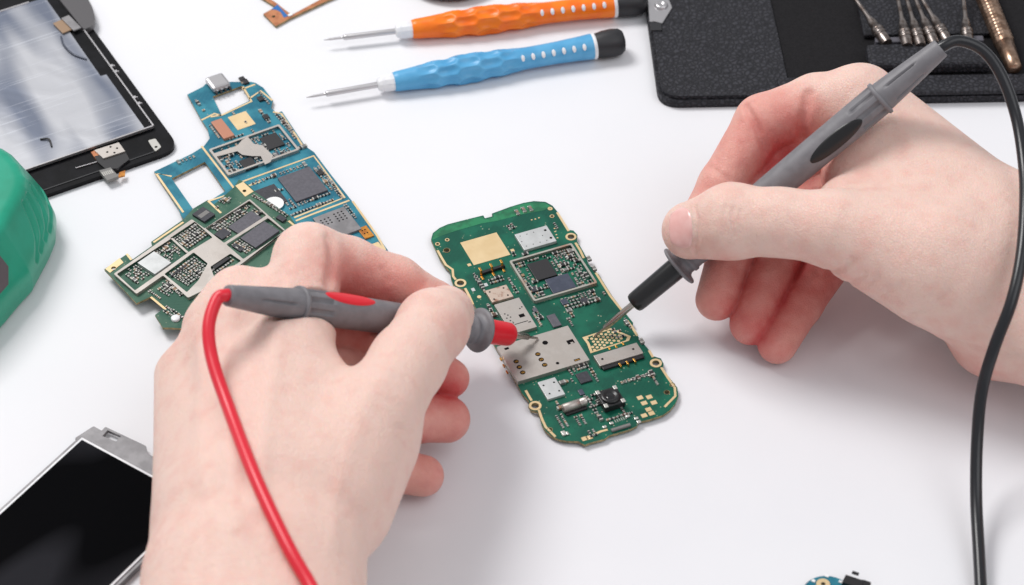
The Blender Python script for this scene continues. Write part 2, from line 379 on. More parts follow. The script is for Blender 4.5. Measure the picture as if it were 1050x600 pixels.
class Board:
    """a flat thing lying on the table: its own axes, and a way from the photograph into them"""
    def __init__(s, name, label, cat, o_px, edge, top, group=None):
        s.top = top
        s.o = P(*o_px, 0); a = P(*edge[0], top); b = P(*edge[1], top)
        s.ang = math.atan2(b[1] - a[1], b[0] - a[0])
        s.root = thing(name, label, cat, (s.o[0], s.o[1], 0), s.ang, group)
        s.smd = []; s.area = None
    def l(s, p, z=None):
        w = P(p[0], p[1], s.top if z is None else z); dx, dy = w[0] - s.o[0], w[1] - s.o[1]
        c, q = math.cos(s.ang), math.sin(s.ang)
        return (dx * c + dy * q, -dx * q + dy * c)
    def poly(s, pts, z=None): return [s.l(p, z) for p in pts]
    def rect(s, a, c, z=None):
        if c is None: return s.quad(a, z)
        p, q = s.l(a, z), s.l(c, z)
        return min(p[0], q[0]), min(p[1], q[1]), max(p[0], q[0]), max(p[1], q[1])
    def quad(s, pts, z=None):
        """axis-parallel rectangle that best fits four corners (clockwise in the photograph)"""
        q = np.array([s.l(p, z) for p in pts]); c = q.mean(0)
        e1 = (np.abs(q[1] - q[0]) + np.abs(q[2] - q[3])) / 2; e2 = (np.abs(q[3] - q[0]) + np.abs(q[2] - q[1])) / 2
        l1 = (np.linalg.norm(q[1] - q[0]) + np.linalg.norm(q[2] - q[3])) / 2; l2 = (np.linalg.norm(q[3] - q[0]) + np.linalg.norm(q[2] - q[1])) / 2
        w, h = (l1, l2) if e1[0] > e1[1] else (l2, l1)
        return c[0] - w / 2, c[1] - h / 2, c[0] + w / 2, c[1] + h / 2
    def chip(s, name, a, c, h, m, z0=None, bevel=0.012, label=None, extra=None, grow=0):
        """box part given by two opposite corners of its top as they show in the photograph"""
        z0 = s.top if z0 is None else z0
        x0, y0, x1, y1 = s.rect(a, c, z0 + h); b = MB()
        b.box(((x0 + x1) / 2, (y0 + y1) / 2, z0 + h / 2 + 0.001), (x1 - x0 + grow, y1 - y0 + grow, h - 0.002))
        ms = [m]
        if extra: ms += extra(b, x0, y0, x1, y1, z0 + h)
        return b.build(name, ms, s.root, bevel, label)
    def pad(s, name, a, c, m, h=0.012, z0=None):
        return s.chip(name, a, c, h, m, z0=z0, bevel=0)
    def ring(s, p, r0, r1, name='ring_pad', m=None, z=None, h=0.014):
        c = s.l(p); z = s.top if z is None else z
        b = MB(); b.prism([circ(c, r1), circ(c, r0)], z + 0.001, z + h)
        return b.build(name, m or M['gold'], s.root)
    def trim(s, pts, w=0.1, name='edge_trim', m=None, z=None):
        b = MB(); z = s.top if z is None else z
        b.ribbon(s.poly(pts), w, z + 0.001, z + 0.011); return b.build(name, m or M['gold'], s.root)
    def scatter(s, rect, n, seed, size=(0.13, 0.075), avoid=(), z=None, pitch=0.135, dens=0.75):
        """rows of tiny soldered components on a grid, like a pick-and-place machine leaves them"""
        r = random.Random(seed); x0, y0, x1, y1 = rect; z = s.top if z is None else z; cells = []
        ny = max(1, int((y1 - y0) / pitch)); nx = max(1, int((x1 - x0) / pitch))
        for i in range(nx):
            for j in range(ny): cells.append((x0 + (i + .5) * (x1 - x0) / nx, y0 + (j + .5) * (y1 - y0) / ny))
        r.shuffle(cells)
        for (x, y) in cells[:n]:
            if any(a[0] - .05 < x < a[2] + .05 and a[1] - .05 < y < a[3] + .05 for a in avoid): continue
            blk = random.Random((int(x / (pitch * 3)) * 73 + int(y / (pitch * 3)) * 191 + seed) & 0xffff); big = 1.7 if r.random() < .1 else 1
            s.smd.append((x + r.uniform(-.008, .008), y + r.uniform(-.008, .008), z, size[0] * r.uniform(.85, 1.1) * big, size[1] * r.uniform(.85, 1.1) * big, blk.choice((0, math.pi / 2)), r.choice((0, 0, 0, 1, 2, 3))))
    def flush(s):
        """link the components: the first hundred singly, the dust of smaller ones as one part"""
        if s.area:
            ok = lambda x, y: inside((x, y), s.area[0]) and not any(inside((x, y), h) for h in s.area[1:])
            s.smd = [c for c in s.smd if all(ok(c[0] + dx, c[1] + dy) for dx in (-.07, .07) for dy in (-.07, .07))]
        s.smd.sort(key=lambda q: -q[3] * q[4])
        bodies = [M['smd_black'], M['tan'], M['brown'], M['smd_grey']]
        rest = MB()
        for i, (x, y, z, a, w, rot, k) in enumerate(s.smd):
            one = MB() if i < 90 else rest
            c, q = math.cos(rot), math.sin(rot); cx, cy = (0, 0) if i < 90 else (x, y); z_ = 0 if i < 90 else z; h = w * .7
            one.box((cx, cy, z_ + h / 2 + .002), (a * .64, w * .96, h), (k if i >= 90 else 0), rot)
            for sg in (-1, 1):
                one.box((cx + sg * c * a * .4, cy + sg * q * a * .4, z_ + h / 2 + .002), (a * .2, w, h * 1.05), 4 if i >= 90 else 1, rot)
            if i < 90:
                o = one.build('capacitor', [bodies[k], M['solder']], s.root); o.location = (x * S, y * S, z * S)
        if rest.v:
            o = rest.build('small_components', bodies + [M['solder']], s.root); o['kind'] = 'stuff'

# ------------------------------------------------------------------ table
b = MB(); b.add([(-400, -300, 0), (400, -300, 0), (400, 500, 0), (-400, 500, 0)], [(0, 1, 2, 3)])
setp(b.build('table_surface', M['table']), kind='structure')

# ------------------------------------------------------------------ green circuit board (centre)
T = 0.2
B1 = Board('circuit_board', 'green phone circuit board with gold rimmed edges, camera and open metal shield, being probed', 'circuit board',
           (568, 330), ((568, 236), (655, 370)), T)
# axes: x runs down the board, y across it
outl = [zA(45, 190), zA(52, 165), zA(78, 145), zA(110, 131), zA(180, 113), zA(246, 97), zA(252, 108), zA(281, 101), zA(279, 90), zA(350, 64), zA(400, 49), zA(440, 42), zA(485, 45), zA(512, 60), zA(535, 88), zA(560, 128), zA(572, 153),
        zA(592, 155), zA(608, 172), zA(606, 196), zA(622, 222), zA(640, 255), zA(650, 285), zA(690, 325), zA(740, 405), zA(782, 460), zA(822, 510), zB(672, 62), zB(700, 105), zB(745, 160), zB(762, 182), zB(790, 190), zB(802, 212), zB(798, 232),
        zB(830, 275), zB(858, 310), zB(862, 345), zB(850, 375), zB(828, 402), zB(800, 422), zB(745, 440), zB(700, 450), zB(692, 468), zB(662, 482), zB(600, 500), zB(578, 506), zB(560, 520), zB(500, 536), zB(478, 545), zB(452, 530), zB(400, 528),
        zB(372, 522), zB(345, 510), zB(318, 488), zB(302, 462), zB(294, 430), zB(284, 408), zB(258, 404), zB(247, 386), zB(250, 366), zB(222, 335), zB(203, 298), zB(170, 240), zB(135, 180), zB(110, 140),
        zA(215, 450), zA(190, 405), zA(172, 380), zA(145, 378), zA(130, 362), zA(122, 340), zA(118, 312), zA(98, 292), zA(78, 262), zA(60, 222)]
poly = B1.poly(outl)
holes = []
for (p, r) in ((zA(583, 180), .12), (zA(158, 358), .125), (zB(770, 210), .12), (zB(275, 385), .125), (zA(105, 232), .1), (zA(510, 101), .055), (zB(335, 483), .075), (zB(838, 300), .075), (zB(815, 330), .09), (zA(70, 208), .05), (zA(107, 192), .045)):
    holes.append(circ(B1.l(p), r, 18))
b = MB(); b.prism([poly] + holes, 0.1, T, 0, 1)
b.build('board_substrate', [M['green'], M['edge']], B1.root)
# brighter antenna end of the board
b = MB(); lp = B1.poly([zA(50, 192), zA(56, 167), zA(80, 148), zA(112, 134), zA(182, 116), zA(243, 101), zA(250, 112), zA(285, 104), zA(284, 93), zA(352, 67), zA(400, 53), zA(440, 46), zA(483, 49), zA(506, 62), zA(480, 78), zA(400, 92), zA(300, 118), zA(240, 128), zA(130, 160), zA(84, 176)])
b.prism([lp], T + .001, T + .004); b.build('antenna_area', M['green_light'], B1.root)
for p, r0, r1 in ((zA(583, 180), .125, .2), (zA(158, 358), .13, .21), (zB(770, 210), .125, .21), (zB(275, 385), .13, .215), (zA(70, 208), .055, .09), (zA(107, 192), .05, .08), (zA(510, 101), .06, .085), (zA(503, 72), .02, .09)):
    B1.ring(p, r0, r1)
for p, r0, r1 in ((zA(105, 232), .105, .125), (zB(335, 483), .08, .1), (zB(838, 300), .08, .1), (zB(815, 330), .09, .105)):
    B1.ring(p, r0, r1, m=M['edge'])
for t in ([zA(70, 232), zA(84, 258), zA(102, 288), zA(128, 306), zA(130, 332), zA(140, 345)], [zA(176, 378), zA(192, 408), zA(206, 440)],
          [zA(530, 86), zA(552, 122), zA(574, 158)], [zA(600, 203), zA(618, 232), zA(632, 262)], [zA(678, 318), zA(735, 408), zA(778, 462)],
          [zB(742, 158), zB(758, 186)], [zB(792, 228), zB(822, 274), zB(848, 312), zB(850, 345), zB(806, 390)],
          [zB(236, 322), zB(260, 364)], [zB(290, 402), zB(303, 440), zB(318, 472), zB(358, 512)], [zB(516, 503), zB(545, 490), zB(572, 483)], [zB(652, 36), zB(672, 62), zB(694, 98)]):
    B1.trim(t, 0.085)
B1.pad('ground_pad', [zA(163, 200), zA(300, 162), zA(345, 246), zA(205, 293)], None, M['gold'])
for p in (zA(192, 288), zA(358, 232)):
    c = B1.l(p); b = MB(); b.box((c[0], c[1], T + .006), (.13, .13, .01)); b.build('gold_pad', M['gold'], B1.root)
for p in (zB(705, 352), zB(743, 349), zB(722, 374), zB(762, 372), zB(740, 400), zB(752, 416), zB(478, 520), zB(497, 515), zB(722, 425)):
    c = B1.l(p); b = MB(); b.box((c[0], c[1], T + .006), (.17, .2, .01)); b.build('gold_pad', M['gold'], B1.root)
for p in (zA(207, 384), zA(256, 365)):
    c = B1.l(p); b = MB(); b.box((c[0], c[1], T + .01), (.16, .12, .02)); b.build('solder_pad', M['shield_white'], B1.root)
c = B1.l(zA(230, 411)); b = MB(); b.prism([circ(c, .075)], T + .001, T + .012); b.build('gold_pad', M['gold'], B1.root)
for p in (zA(432, 115), zA(446, 112), zA(460, 107), zA(522, 160), zA(527, 172), zA(531, 184), zA(520, 148)):
    c = B1.l(p); b = MB(); b.box((c[0], c[1], T + .006), (.05, .06, .01)); b.build('gold_pad', M['gold'], B1.root)
# antenna switches on the top edge
for p in (zA(376, 82), zA(401, 72), zA(427, 67)):
    c = B1.l(p, T + .08); b = MB(); b.box((c[0], c[1], T + .04), (.2, .11, .08), 0); b.box((c[0] - .11, c[1], T + .03), (.05, .13, .06), 1); b.box((c[0] + .11, c[1], T + .03), (.05, .13, .06), 1)
    b.box((c[0], c[1], T + .086), (.06, .1, .012), 2)
    b.build('antenna_contact', [M['smd_grey'], M['solder'], M['tan']], B1.root, .006)
# gold spring contacts on a black base
b = MB(); a0, a1 = B1.l(zA(240, 325)), B1.l(zA(322, 298)); ang = math.atan2(a1[1] - a0[1], a1[0] - a0[0])
b.box(((a0[0] + a1[0]) / 2, (a0[1] + a1[1]) / 2, T + .06), (math.dist(a0, a1) + .12, .12, .12), 0, ang)
bb = b.build('contact_base', M['black'], B1.root, .01)
for p in (zA(237, 330), zA(279, 315), zA(318, 300)):
    c = B1.l(p); b = MB(); b.box((c[0], c[1], T + .16), (.05, .075, .22)); b.box((c[0] - .07, c[1], T + .27), (.17, .075, .025)); b.box((c[0] + .14, c[1], T + .03), (.2, .075, .02))
    b.build('spring_contact', M['goldm'], B1.root, .006)

def dots(frac, r, square=()):
    def f(b, x0, y0, x1, y1, z):
        for (u, v) in frac:
            c = (x0 + u * (x1 - x0), y0 + v * (y1 - y0)); b.prism([circ(c, r, 12)], z + .0005, z + .003, 1)
        for (u, v, w, h) in square:
            c = (x0 + u * (x1 - x0), y0 + v * (y1 - y0)); b.box((c[0], c[1], z + .002), (w, h, .003), 1)
        return [M['hole']]
    return f
per = [(.15, .12), (.15, .37), (.15, .62), (.5, .1), (.5, .36), (.8, .14), (.8, .4), (.8, .66), (.5, .62)]
o = B1.chip('metal_shield', [zA(370, 172), zA(487, 133), zA(525, 190), zA(405, 236)], None, .13, M['shield_white'], extra=dots([(.18, .12), (.18, .33), (.18, .54), (.5, .07), (.82, .12), (.82, .33), (.82, .54), (.82, .75), (.5, .72)], .02))
x0, y0, x1, y1 = B1.rect([zA(370, 172), zA(487, 133), zA(525, 190), zA(405, 236)], None, T + .13)
b = MB()
for q in ((.25, .88), (.75, .9)): b.prism([circ((x0 + q[0] * (x1 - x0), y0 + q[1] * (y1 - y0)), .05, 14)], T + .1305, T + .134)
b.build('shield_hole', M['hole'], B1.root)
# open shield frame with chips inside
def frame(Bd, a, c, h, w, m, name='shield_frame', z0=None, grow=0.0):
    z0 = Bd.top if z0 is None else z0
    x0, y0, x1, y1 = Bd.rect(a, c, z0 + h); x0 -= grow; y0 -= grow; x1 += grow; y1 += grow
    b = MB(); ins = lambda d: [(x0 + d, y0 + d), (x1 - d, y0 + d), (x1 - d, y1 - d), (x0 + d, y1 - d)]
    b.prism([round_poly(ins(0), .08), round_poly(ins(w), .05)], z0 + h - .02, z0 + h)
    b.prism([round_poly(ins(.004), .08), round_poly(ins(.03), .05)], z0 + .001, z0 + h - .021)
    b.build(name, m, Bd.root, .006); return x0, y0, x1, y1
fr = frame(B1, [zA(345, 272), zA(584, 203), zA(682, 350), zA(445, 433)], None, .14, .075, M['frame_metal'])
c1 = B1.rect([zA(413, 285), zA(490, 262), zA(530, 322), zA(455, 350)], None, T + .09); c2 = B1.rect([zA(484, 344), zA(566, 320), zA(606, 366), zA(517, 402)], None, T + .08); c3 = B1.rect(zA(422, 388), zA(465, 382), T + .07)
B1.chip('processor_chip', [zA(413, 285), zA(490, 262), zA(530, 322), zA(455, 350)], None, .09, M['smd_black'], label='matt black square chip inside the open shield')
B1.chip('memory_chip', [zA(484, 344), zA(566, 320), zA(606, 366), zA(517, 402)], None, .08, M['chip_blue'], label='glossy slate chip inside the open shield')
c = B1.l(zA(442, 385)); b = MB(); b.box((c[0], c[1], T + .04), (.26, .24, .08)); b.build('small_chip', M['chip'], B1.root, .01)
c = B1.l(zA(398, 330)); b = MB(); b.box((c[0], c[1], T + .03), (.12, .12, .05)); b.build('small_chip', M['tan'], B1.root, .01)
c3 = (c[0] - .1, c[1] - .1, c[0] + .1, c[1] + .1)
B1.scatter((fr[0] + .1, fr[1] + .1, fr[2] - .1, fr[3] - .1), 150, 3, avoid=(c1, c2, c3))
B1.chip('stained_shield', [zA(255, 384), zA(335, 364), zA(360, 405), zA(280, 436)], None, .12, M['rusty'], extra=dots([(.2, .15), (.2, .8), (.8, .15), (.8, .8)], .035))
# card reader
o = B1.chip('card_reader', [zE(48, 150), zE(215, 100), zE(335, 300), zE(165, 352)], None, .13, M['shield'],
            extra=dots([(.33, .80), (.30, .9), (.42, .25), (.5, .3), (.36, .17), (.5, .15), (.6, .22)], .028, ((.55, .72, .16, .2), (.75, .55, .03, .5), (.68, .28, .1, .03), (.8, .85, .04, .1))))
B1.chip('small_chip', [zE(400, 228), zE(450, 208), zE(510, 282), zE(455, 305)], None, .07, M['chip_grey'])
# sim card cage
def simx(b, x0, y0, x1, y1, z):
    W, H = x1 - x0, y1 - y0
    for (u, v) in ((.34, .82),):
        pass
    for p in (zB(197, 203), zB(210, 226), zB(224, 248), zB(286, 173), zB(300, 195), zB(314, 217)):
        c = B1.l(p, z); b.prism([circ(c, .095, 18)], z + .0005, z + .003, 1); b.box((c[0], c[1] + .01, z + .004), (.07, .12, .003), 2); b.box((c[0], c[1] + .01, z + .0065), (.02, .12, .002), 1)
    for p, r in ((zB(316, 126), .1), (zB(367, 210), .06)):
        c = B1.l(p, z); b.prism([circ(c, r, 16)], z + .0005, z + .003, 1)
    for p, w, h, k in ((zB(420, 122), .2, .25, 1), (zB(158, 150), .1, .16, 1), (zB(447, 196), .1, .22, 1)):
        c = B1.l(p, z); b.box((c[0], c[1], z + .002), (w, h, .003), k)
        if k == 1 and w < .15 and p[0] > 570: b.box((c[0] + .01, c[1], z + .004), (.04, .18, .003), 2)
    c = B1.l(zB(426, 127), z); b.box((c[0], c[1], z + .0045), (.08, .1, .003), 3)
    return [M['hole'], M['goldm'], M['shield']]
B1.chip('sim_card_cage', [zB(122, 146), zB(405, 52), zB(495, 190), zB(205, 293)], None, .16, M['shield'], extra=simx, bevel=.015)
for p in (zB(140, 195), zB(152, 222), zB(165, 248)):
    c = B1.l(p, T); b = MB(); b.box((c[0], c[1] - .05, T + .03), (.14, .05, .05)); b.build('gold_pad', M['goldm'], B1.root)
# trapezoid contact field
tp = [zB(468, 105), zB(585, 67), zB(668, 100), zB(660, 118), zB(502, 170), zB(487, 130)]
lp = B1.poly(tp); cx = sum(p[0] for p in lp) / 6; cy = sum(p[1] for p in lp) / 6
inner = [(cx + (p[0] - cx) * .86, cy + (p[1] - cy) * .86) for p in lp]
b = MB(); b.prism([lp, inner], T + .001, T + .012); b.build('contact_field_border', M['gold'], B1.root)
inn2 = [(cx + (p[0] - cx) * .80, cy + (p[1] - cy) * .80) for p in lp]
for i in range(-9, 10):
    for j in range(-9, 10):
        q = (cx + i * .155 + (j % 2) * .078, cy + j * .135)
        if inside(q, inn2):
            b = MB(); b.prism([circ(q, .056, 14)], T + .001, T + .013); b.build('contact_dot', M['gold'], B1.root)
# connector under a silver bar
B1.chip('connector_body', [zB(535, 200), zB(700, 150), zB(722, 180), zB(556, 240)], None, .1, M['black'], bevel=.02)
B1.chip('connector_cover', [zB(513, 180), zB(690, 124), zB(716, 162), zB(546, 226)], None, .15, M['shield'], extra=dots([(.5, .13), (.45, .85)], .045))
for p in (zB(622, 214), zB(652, 206), zB(681, 196)):
    c = B1.l(p, T + .11); b = MB(); b.box((c[0] + .02, c[1], T + .115), (.15, .06, .02)); b.box((c[0] + .1, c[1], T + .06), (.02, .06, .11)); b.build('spring_contact', M['goldm'], B1.root, .005)
for p in (zB(578, 149), zB(606, 142), zB(634, 130)):
    c = B1.l(p, T); b = MB(); b.box((c[0] + .03, c[1], T + .03), (.14, .06, .02)); b.build('spring_contact', M['goldm'], B1.root, .005)
B1.chip('metal_shield', [zB(288, 290), zB(355, 264), zB(397, 335), zB(326, 360)], None, .11, M['shield_white'], extra=dots([(.25, .2), (.25, .8), (.75, .25), (.75, .8)], .035), label='small pale shield with four dark holes')
B1.chip('small_chip', [zB(440, 256), zB(484, 240), zB(512, 276), zB(464, 294)], None, .07, M['chip'])
B1.chip('small_chip', zB(448, 320), zB(480, 335), .05, M['chip_blue'])
# vibration motor
a0, a1 = B1.l(zB(388, 398), T + .15), B1.l(zB(482, 366), T + .15)
b = MB(); nt_ = np.array([a1[0] - a0[0], a1[1] - a0[1]]); ln = np.linalg.norm(nt_); nt_ /= ln
pts = [(a0[0] + nt_[0] * ln * t, a0[1] + nt_[1] * ln * t, T + .16) for t in (0, .02, .72, .74, .76, 1)]
b.tube(pts, [.13, .155, .155, .12, .15, .15], 20); vm = b.build('vibration_motor', M['shield'], B1.root)
b = MB(); b.box(((a0[0] + a1[0]) / 2 + .1, (a0[1] + a1[1]) / 2, T + .04), (ln * .9, .3, .08), 0, math.atan2(nt_[1], nt_[0])); b.build('motor_cradle', M['smd_black'], B1.root, .01)
# camera module
cc = B1.l(zB(584, 345), T + .3)
b = MB(); b.box((cc[0], cc[1], T + .137), (.8, .76, .27)); cm = b.build('camera_module', M['black'], B1.root, .03)
b = MB(); b.lathe([(T + .27, .33), (T + .33, .33), (T + .35, .31), (T + .35, .22), (T + .31, .15), (T + .31, 1e-4)], 32, axis='z', c=(cc[0], cc[1], 0)); b.build('lens_barrel', M['blackgloss'], cm)
b = MB(); b.lathe([(T + .312, .145), (T + .322, .11), (T + .328, 1e-4)], 24, axis='z', c=(cc[0], cc[1], 0)); b.build('camera_lens', M['lens'], cm)
for k in range(4):
    a = math.pi / 4 + k * math.pi / 2
    b = MB(); b.box((cc[0] + .47 * math.cos(a) * 1.0, cc[1] + .45 * math.sin(a) * 1.0, T + .28), (.17, .13, .03)); b.build('camera_clip', M['solder'], cm, .006)
# usb port at the lower edge
B1.chip('edge_connector', zB(585, 478), zB(668, 462), .1, M['smd_grey'], bevel=.015)
for p in (zB(588, 455), zB(655, 426), zB(690, 435), zB(700, 448), zB(560, 470)):
    c = B1.l(p, T + .05); b = MB(); b.box((c[0], c[1], T + .03), (.1, .14, .06)); b.build('solder_tab', M['solder'], B1.root, .015)
for k in range(6):
    c = B1.l(zB(604 + k * 8.5, 446 - k * 3), T + .05); b = MB(); b.box((c[0], c[1], T + .02), (.13, .022, .035)); b.build('connector_pin', M['solder'], B1.root)
b = MB(); c = B1.l(zB(392, 497), T + .05); b.box((c[0], c[1], T + .04), (.2, .14, .07)); b.box((c[0] + .04, c[1] + .12, T + .03), (.14, .08, .05)); b.build('antenna_contact', M['solder'], B1.root, .015)
for p in (zA(652, 262), zA(672, 300), zB(712, 118), zB(650, 42)):
    c = B1.l(p, T + .07); b = MB(); b.box((c[0], c[1], T + .05), (.24, .13, .09), 0); b.box((c[0] - .08, c[1], T + .1), (.06, .13, .012), 1); b.box((c[0] + .08, c[1], T + .1), (.06, .13, .012), 1)
    b.build('edge_switch', [M['smd_grey'], M['solder']], B1.root, .01)
def reg(Bd, a, c): return Bd.rect(a, c)
for i, (a, c, n) in enumerate(((zE(490, 118), zE(770, 130), 60), (zE(545, 190), zE(595, 240), 16), (zA(330, 137), zA(372, 150), 9), (zA(505, 130), zA(545, 150), 10), (zB(620, 292), zB(760, 255), 34), (zB(740, 245), zB(780, 300), 12),
                              (zB(372, 290), zB(438, 285), 22), (zB(410, 250), zB(440, 262), 8), (zB(488, 235), zB(545, 285), 22), (zB(500, 345), zB(530, 450), 26), (zB(355, 370), zB(385, 400), 8), (zB(425, 430), zB(495, 460), 18),
                              (zA(200, 325), zA(235, 350), 9), (zA(340, 340), zA(380, 400), 20), (zA(262, 345), zA(330, 350), 12), (zA(440, 450), zA(470, 500), 10), (zE(310, 210), zE(370, 300), 12), (zA(700, 395), zA(720, 405), 4),
                              (zA(262, 440), zA(290, 490), 12), (zA(380, 255), zA(345, 240), 6), (zB(590, 120), zB(620, 60), 6), (zB(500, 520), zB(520, 480), 4), (zB(635, 30), zB(690, 90), 14), (zB(560, 440), zB(680, 420), 14), (zE(540, 240), zE(590, 300), 12), (zB(400, 235), zB(500, 230), 24), (zB(640, 300), zB(700, 260), 14), (zB(500, 400), zB(530, 330), 10), (zA(220, 330), zA(250, 400), 12), (zA(395, 255), zA(420, 245), 4), (zB(350, 430), zB(420, 470), 14), (zA(690, 200), zA(640, 300), 0), (zE(420, 90), zE(760, 60), 0), (zB(610, 375), zB(650, 420), 10))):
    B1.scatter(reg(B1, a, c), n, 20 + i)
for k in range(9):      # a row of test capacitors beside the card slot
    c = B1.l(zB(628 + k * 14.5, 292 - k * 4.6)); B1.smd.append((c[0], c[1], T, .1, .05, 0, k % 4))
b = MB(); c = B1.l(zE(660, 130)); b.box((c[0], c[1], T + .035), (.28, .26, .07)); b.build('small_chip', M['chip'], B1.root, .01)
b = MB(); c = B1.l(zE(525, 138)); b.box((c[0], c[1], T + .035), (.26, .24, .07)); b.build('small_chip', M['chip_blue'], B1.root, .01)
b = MB(); c = B1.l(zA(445, 465)); b.box((c[0], c[1], T + .035), (.18, .16, .07)); b.build('small_chip', M['chip_grey'], B1.root, .01)
B1.area = [poly]
B1.flush()

# ------------------------------------------------------------------ blue circuit board
T2 = 0.16
B2 = Board('circuit_board', 'blue phone circuit board with two square cut-outs and a large square chip', 'circuit board', (275, 175), (zC(322, 368), zC(372, 445)), T2)
ang_target = math.atan2(*(np.array(P(*zC(540, 435)))[:2] - np.array(P(*zC(310, 150)))[:2])[::-1])
B2.ang = ang_target; B2.root.rotation_euler = (0, 0, ang_target)
outl = [(192, 97), (208, 89), (213, 84), (236, 84), (258, 84), (262, 85), (270, 90), (280, 103), (278, 111), (284, 116), (289, 114), (313, 150), (322, 156), (340, 180), (360, 205), (373, 222), (387, 242), (398, 257), (388, 262), (340, 262), (300, 285), (255, 262), (215, 262), (186, 222), (183, 214), (158, 176), (196, 158), (209, 150), (215, 142), (213, 133), (206, 122)]
h1 = [(218, 99), (248, 88), (256.5, 103), (227, 117.5)]
h2 = [(176, 183), (210, 166), (231, 196), (199, 216)]
b = MB(); b.prism([B2.poly(outl), B2.poly(h1), B2.poly(h2)], .07, T2, 0, 1); b.build('board_substrate', [M['blue'], M['edge']], B2.root)
for t in ([(216, 120), (228, 118), (258, 104), (249, 89)], [zC(80, 190), zC(120, 170), zC(140, 176)], [zC(205, 95), zC(245, 80)], [zC(225, 125), zC(262, 100), zC(298, 130)], [zC(300, 165), zC(325, 170), zC(395, 275)],
          [zC(80, 270), zC(180, 400)], [zC(190, 385), zC(425, 300), zC(520, 428), zC(365, 490)], [(176, 181), (160, 178), (188, 218)], [zC(370, 500), zC(420, 480), zC(535, 437)], [zC(545, 440), zC(620, 545), zC(645, 590)],
          [zC(100, 440), zC(160, 420), zC(175, 440)], [zC(200, 400), zC(260, 380)]):
    B2.trim(t, .08)
B2.pad('ground_pad', [zC(164, 182), zC(214, 160), zC(246, 200), zC(190, 222)], None, M['gold'])
# usb port
o = B2.chip('usb_port', [zC(95, 58), zC(140, 38), zC(170, 72), zC(112, 98)], None, .28, M['steel'], bevel=.11)
b = MB()
x0, y0, x1, y1 = B2.rect([zC(95, 58), zC(140, 38), zC(170, 72), zC(112, 98)], None, T2 + .26)
for k in range(4): b.box((x1 + .06, y0 + (k + .5) * (y1 - y0) / 4, T2 + .06), (.14, .08, .1))
b.build('port_leg', M['smd_black'], B2.root, .01)
B2.chip('flex_connector', [zC(110, 192), zC(145, 184), zC(180, 238), zC(145, 246)], None, .13, M['fpc'], bevel=.02)
for p in (zC(262, 122), zC(205, 62), zC(215, 70), zC(278, 178), zC(445, 350)):
    c = B2.l(p, T2 + .08); b = MB(); b.box((c[0], c[1], T2 + .045), (.26, .22, .09)); b.build('small_chip', M['smd_black'], B2.root, .015)
fr = frame(B2, [zC(106, 283), zC(310, 200), zC(370, 262), zC(178, 376)], None, .13, .085, M['shield'])
# cross plate inside the frame
pl = B2.poly([zC(118, 292), zC(190, 268), zC(205, 250), zC(222, 240), zC(240, 262), zC(268, 268), zC(300, 298), zC(292, 318), zC(275, 326), zC(262, 300), zC(235, 300), zC(205, 296), zC(190, 285), zC(125, 302)], T2 + .13)
b = MB(); b.prism([pl], T2 + .112, T2 + .129); b.build('shield_bridge', M['shield'], B2.root)
ca = B2.rect([zC(258, 245), zC(308, 226), zC(336, 262), zC(288, 282)], None, T2 + .08); cb = B2.rect([zC(200, 315), zC(232, 300), zC(252, 328), zC(216, 348)], None, T2 + .08)
B2.chip('small_chip', [zC(258, 245), zC(308, 226), zC(336, 262), zC(288, 282)], None, .08, M['smd_black']); B2.chip('small_chip', [zC(200, 315), zC(232, 300), zC(252, 328), zC(216, 348)], None, .08, M['smd_black']); B2.chip('small_chip', zC(296, 292), zC(325, 300), .06, M['chip_blue'])
B2.scatter((fr[0] + .12, fr[1] + .12, fr[2] - .12, fr[3] - .12), 120, 5, avoid=(ca, cb))
B2.chip('processor_chip', [zC(322, 372), zC(405, 326), zC(466, 400), zC(372, 445)], None, .1, M['chip_grey'], label='large square grey chip')
x0, y0, x1, y1 = B2.rect(zC(250, 410), zC(345, 455))
b = MB(); c = B2.l(zC(292, 428)); b.box((c[0], c[1], T2 + .04), (1.1, .85, .08)); b.build('memory_chip', M['chip'], B2.root, .01)
c = B2.l(zC(303, 446), T2 + .09); b = MB(); b.lathe([(T2 + .081, .36), (T2 + .095, .36), (T2 + .1, .34), (T2 + .1, 1e-4)], 32, axis='z', c=(c[0], c[1], 0), smooth=False); b.build('round_sticker', M['label'], B2.root)
grid = [(u, v) for u in (.2, .3, .4) for v in (.15, .27, .39)] + [(u, v) for u in (.15, .25, .35, .45) for v in (.6, .72, .84)]
B2.chip('perforated_shield', [zC(418, 490), zC(515, 458), zC(575, 520), zC(480, 560)], None, .1, M['bracket'], extra=dots(grid, .035))
B2.chip('flex_contact', [zC(562, 522), zC(590, 512), zC(608, 545), zC(580, 556)], None, .06, M['flex'], extra=dots([(.3, .3), (.3, .6), (.6, .3), (.6, .6)], .03))
B2.chip('flex_contact', zC(600, 572), zC(650, 596), .04, M['gold'])
